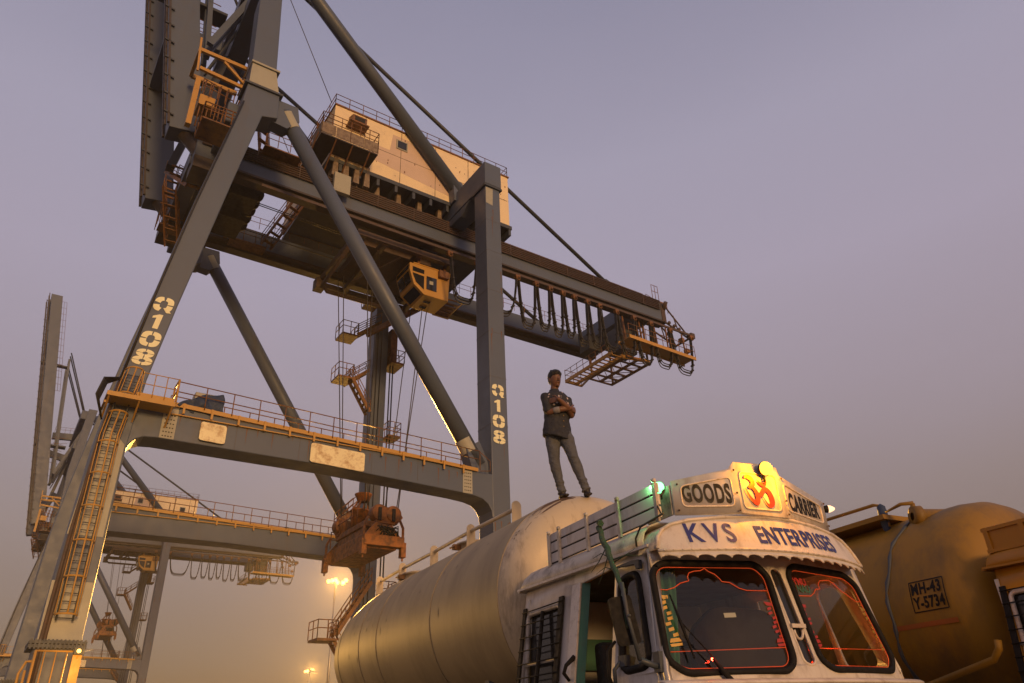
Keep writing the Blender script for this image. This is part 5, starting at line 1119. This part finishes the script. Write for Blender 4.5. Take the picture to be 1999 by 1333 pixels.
    hand(wr, (sl+Vector((0, 0, -.09))-wr)+f*.06, Vector((0, 0, 1)), f); hand(wl, s*.9-f*.55+Vector((0, 0, .1)), Vector((0, 0, 1)), f)
    body = fuse(m.build('body', 'skin', r), .0065, 2)
    # clothes
    m = MB()
    loft(m, [(hip+Vector((0.01, 0, -.10)), s*.20+Vector((0, 0, -.05)), f*.17+Vector((0, 0, -.03))), (hip+Vector((0, 0, .03)), s*.188, f*.14), (hip.lerp(chest, .45), s*.168, f*.125), (chest-Vector((0, 0, .03)), s*.178, f*.13), (chest+Vector((0, 0, .07)), s*.18, f*.12), (chest+Vector((0, 0, .13)), s*.165, f*.10), (chest+Vector((0, 0, .175)), s*.105, f*.082), (neck+Vector((0, 0, -.005)), s*.068, f*.07)], 28)
    limb(m, [(sl, .062), (sl.lerp(el, .45), .058), (sl.lerp(el, .86), .056)]); limb(m, [(sr, .062), (sr.lerp(er, .45), .058), (sr.lerp(er, .9), .055)])
    loft(m, [(neck+Vector((0, 0, -.02)), s*.07, f*.07), (neck+Vector((0, 0, .03)), s*.062, f*.06)], 16)
    for k in range(4): a = hip.lerp(chest, .15+.25*k); limb(m, [(a-s*.14, .02), (a+f*.115+Vector((0, 0, .03)), .014), (a+s*.14+Vector((0, 0, -.03)), .02)], 8)
    sh = fuse(m.build('shirt', 'shirt', r), .009, 2); wrinkle(sh, .07, .022)
    m = MB(); yoke = [(chest+Vector((0, 0, -.06)), s*.176, f*.130), (chest+Vector((0, 0, .025)), s*.174, f*.131), (chest+Vector((0, 0, .08)), s*.176, f*.1245), (chest+Vector((0, 0, .132)), s*.155, f*.106), (chest+Vector((0, 0, .17)), s*.112, f*.089)]
    yoke = [(c, a*1.05, b*1.06) for c, a, b in yoke]; loft(m, yoke, 28); m.f = m.f[:-2]; m.sm = m.sm[:-2]
    pr = m.build('printed_yoke', 'shirt_print', sh, solid=.006); wrinkle(pr, .07, .022)
    m = MB(); m.grid(lambda u, v: chest.lerp(hip, v)+Vector((0, 0, -.01))+f*(.133+.004*sin(8*v))*cos((u-.62)*.9)-s*.165*sin(.55+u*.75)*1.0, 8, 8); pass
    m = MB()
    for k in range(6): p = chest.lerp(hip, .1+k*.2)+f*.142+s*.02-Vector((0, 0, .0)); m.lathe([(0, .006), (.004, 0)], p, p+f, 8)
    m.build('shirt_button', 'gold', sh)
    m = MB(); limb(m, [(el.lerp(wl, .25)+f*.03, .044), (el.lerp(wl, .36)+f*.04, .043)]); m.build('rolled_cuff', 'cuff', sh)
    m = MB()
    loft(m, [(hip+Vector((0, 0, -.09)), s*.15, f*.11), (hip+Vector((0, 0, .02)), s*.152, f*.112), (hip+Vector((0, 0, .08)), s*.145, f*.105)])
    for h_, k_, f_ in ((hl, kl, fl), (hr, kr, fr)):
        limb(m, [(h_+Vector((0, 0, -.04)), .095), (h_.lerp(k_, .35), .094), (h_.lerp(k_, .75), .076), (k_, .068), (k_.lerp(f_, .25), .067), (k_.lerp(f_, .6), .052), (k_.lerp(f_, .93), .046)])
        for q in range(5): c_ = k_.lerp(f_, .62+q*.085); m.tube([c_+Vector((cos(t)*.05, sin(t)*.05, .02*sin(t+q*2))) for t in [2*pi*j/12 for j in range(12)]], .010, 6, closed=True)
        for q in range(3): c_ = h_.lerp(k_, .93+q*.06); m.tube([c_+Vector((cos(t)*.06, sin(t)*.06, .015*sin(t+q*2))) for t in [2*pi*j/12 for j in range(12)]], .010, 6, closed=True)
    je = fuse(m.build('jeans', 'jeans', r), .009, 2); wrinkle(je, .09, .018)
    for f_, dr in ((fl, Vector((.45, -.89, 0))), (fr, Vector((.25, -.97, -.1)))):
        m = MB(); b0 = f_+Vector((0, 0, -.035)); sd = dr.cross(Vector((0, 0, 1))); loft(m, [(b0-dr*.06, sd*.025, Vector((0, 0, .025))), (b0-dr*.03, sd*.034, Vector((0, 0, .04))), (b0+dr*.03, sd*.036, Vector((0, 0, .032))), (b0+dr*.09+Vector((0, 0, -.01)), sd*.038, Vector((0, 0, .02))), (b0+dr*.135+Vector((0, 0, -.014)), sd*.024, Vector((0, 0, .012)))], 16)
        limb(m, [(b0, .042), (b0+Vector((0, 0, .05)), .042)], 12)
        m.build('shoe', 'shoe', r)
    # hair, brows, eyes, moustache
    m = MB(); cap = []
    loft(m, [(fc(0, -.030, -.03), hs*.066, hf*.066), (fc(0, -.026, .0), hs*.079, hf*.074), (fc(0, -.012, .045), hs*.088, hf*.096), (fc(0, -.0, .085), hs*.086, hf*.103), (fc(0, .0, .115), hs*.072, hf*.09), (fc(0, 0, .14), hs*.038, hf*.05)], 24)
    for k in range(9): a = -.06+k*.015; limb(m, [(fc(a, .02, .112), .02), (fc(a*1.05, .078-abs(a)*.35, .086), .014), (fc(a*1.1, .088-abs(a)*.45, .066), .007)], 8)
    fuse(m.build('hair', 'hair', body), .007, 1)
    m = MB()
    for e in (-1, 1): limb(m, [(fc(e*.014, .092, .041), .003), (fc(e*.034, .086, .045), .0035), (fc(e*.05, .07, .04), .0025)], 6)
    limb(m, [(fc(-.024, .085, -.042), .0025), (fc(0, .094, -.038), .0035), (fc(.024, .085, -.042), .0025)], 6); m.build('eyebrow', 'hair', body)
    for e in (-1, 1):
        m = MB(); limb(m, [(fc(e*.022, .080, .02), .007), (fc(e*.038, .075, .02), .007)], 8); ey = m.build('eye', 'eyewhite', body)
        MB().lathe([(0, .0045), (.002, .003), (.003, 0)], fc(e*.030, .084, .02), fc(e*.030, 1.08, .02), 8).build('iris', 'hair', ey)
    r.scale = (1.03, 1.03, 1.03)
    return r
man()

# ------------------------------------------------------------------ the dusty evening air
hz = MB().bx(-370, 570, -250, 650, -7, 110).build('haze', 'steel'); tag(hz, kind='stuff')
hm_ = bpy.data.materials.new('evening_haze'); hm_.use_nodes = True; ht = hm_.node_tree; ht.nodes.clear()
ho = ht.nodes.new('ShaderNodeOutputMaterial'); hv = ht.nodes.new('ShaderNodeVolumePrincipled'); hv.inputs['Color'].default_value = (.86, .82, .80, 1); hv.inputs['Density'].default_value = .00037; hv.inputs['Anisotropy'].default_value = .35
ht.links.new(hv.outputs[0], ho.inputs['Volume']); hz.data.materials.clear(); hz.data.materials.append(hm_)
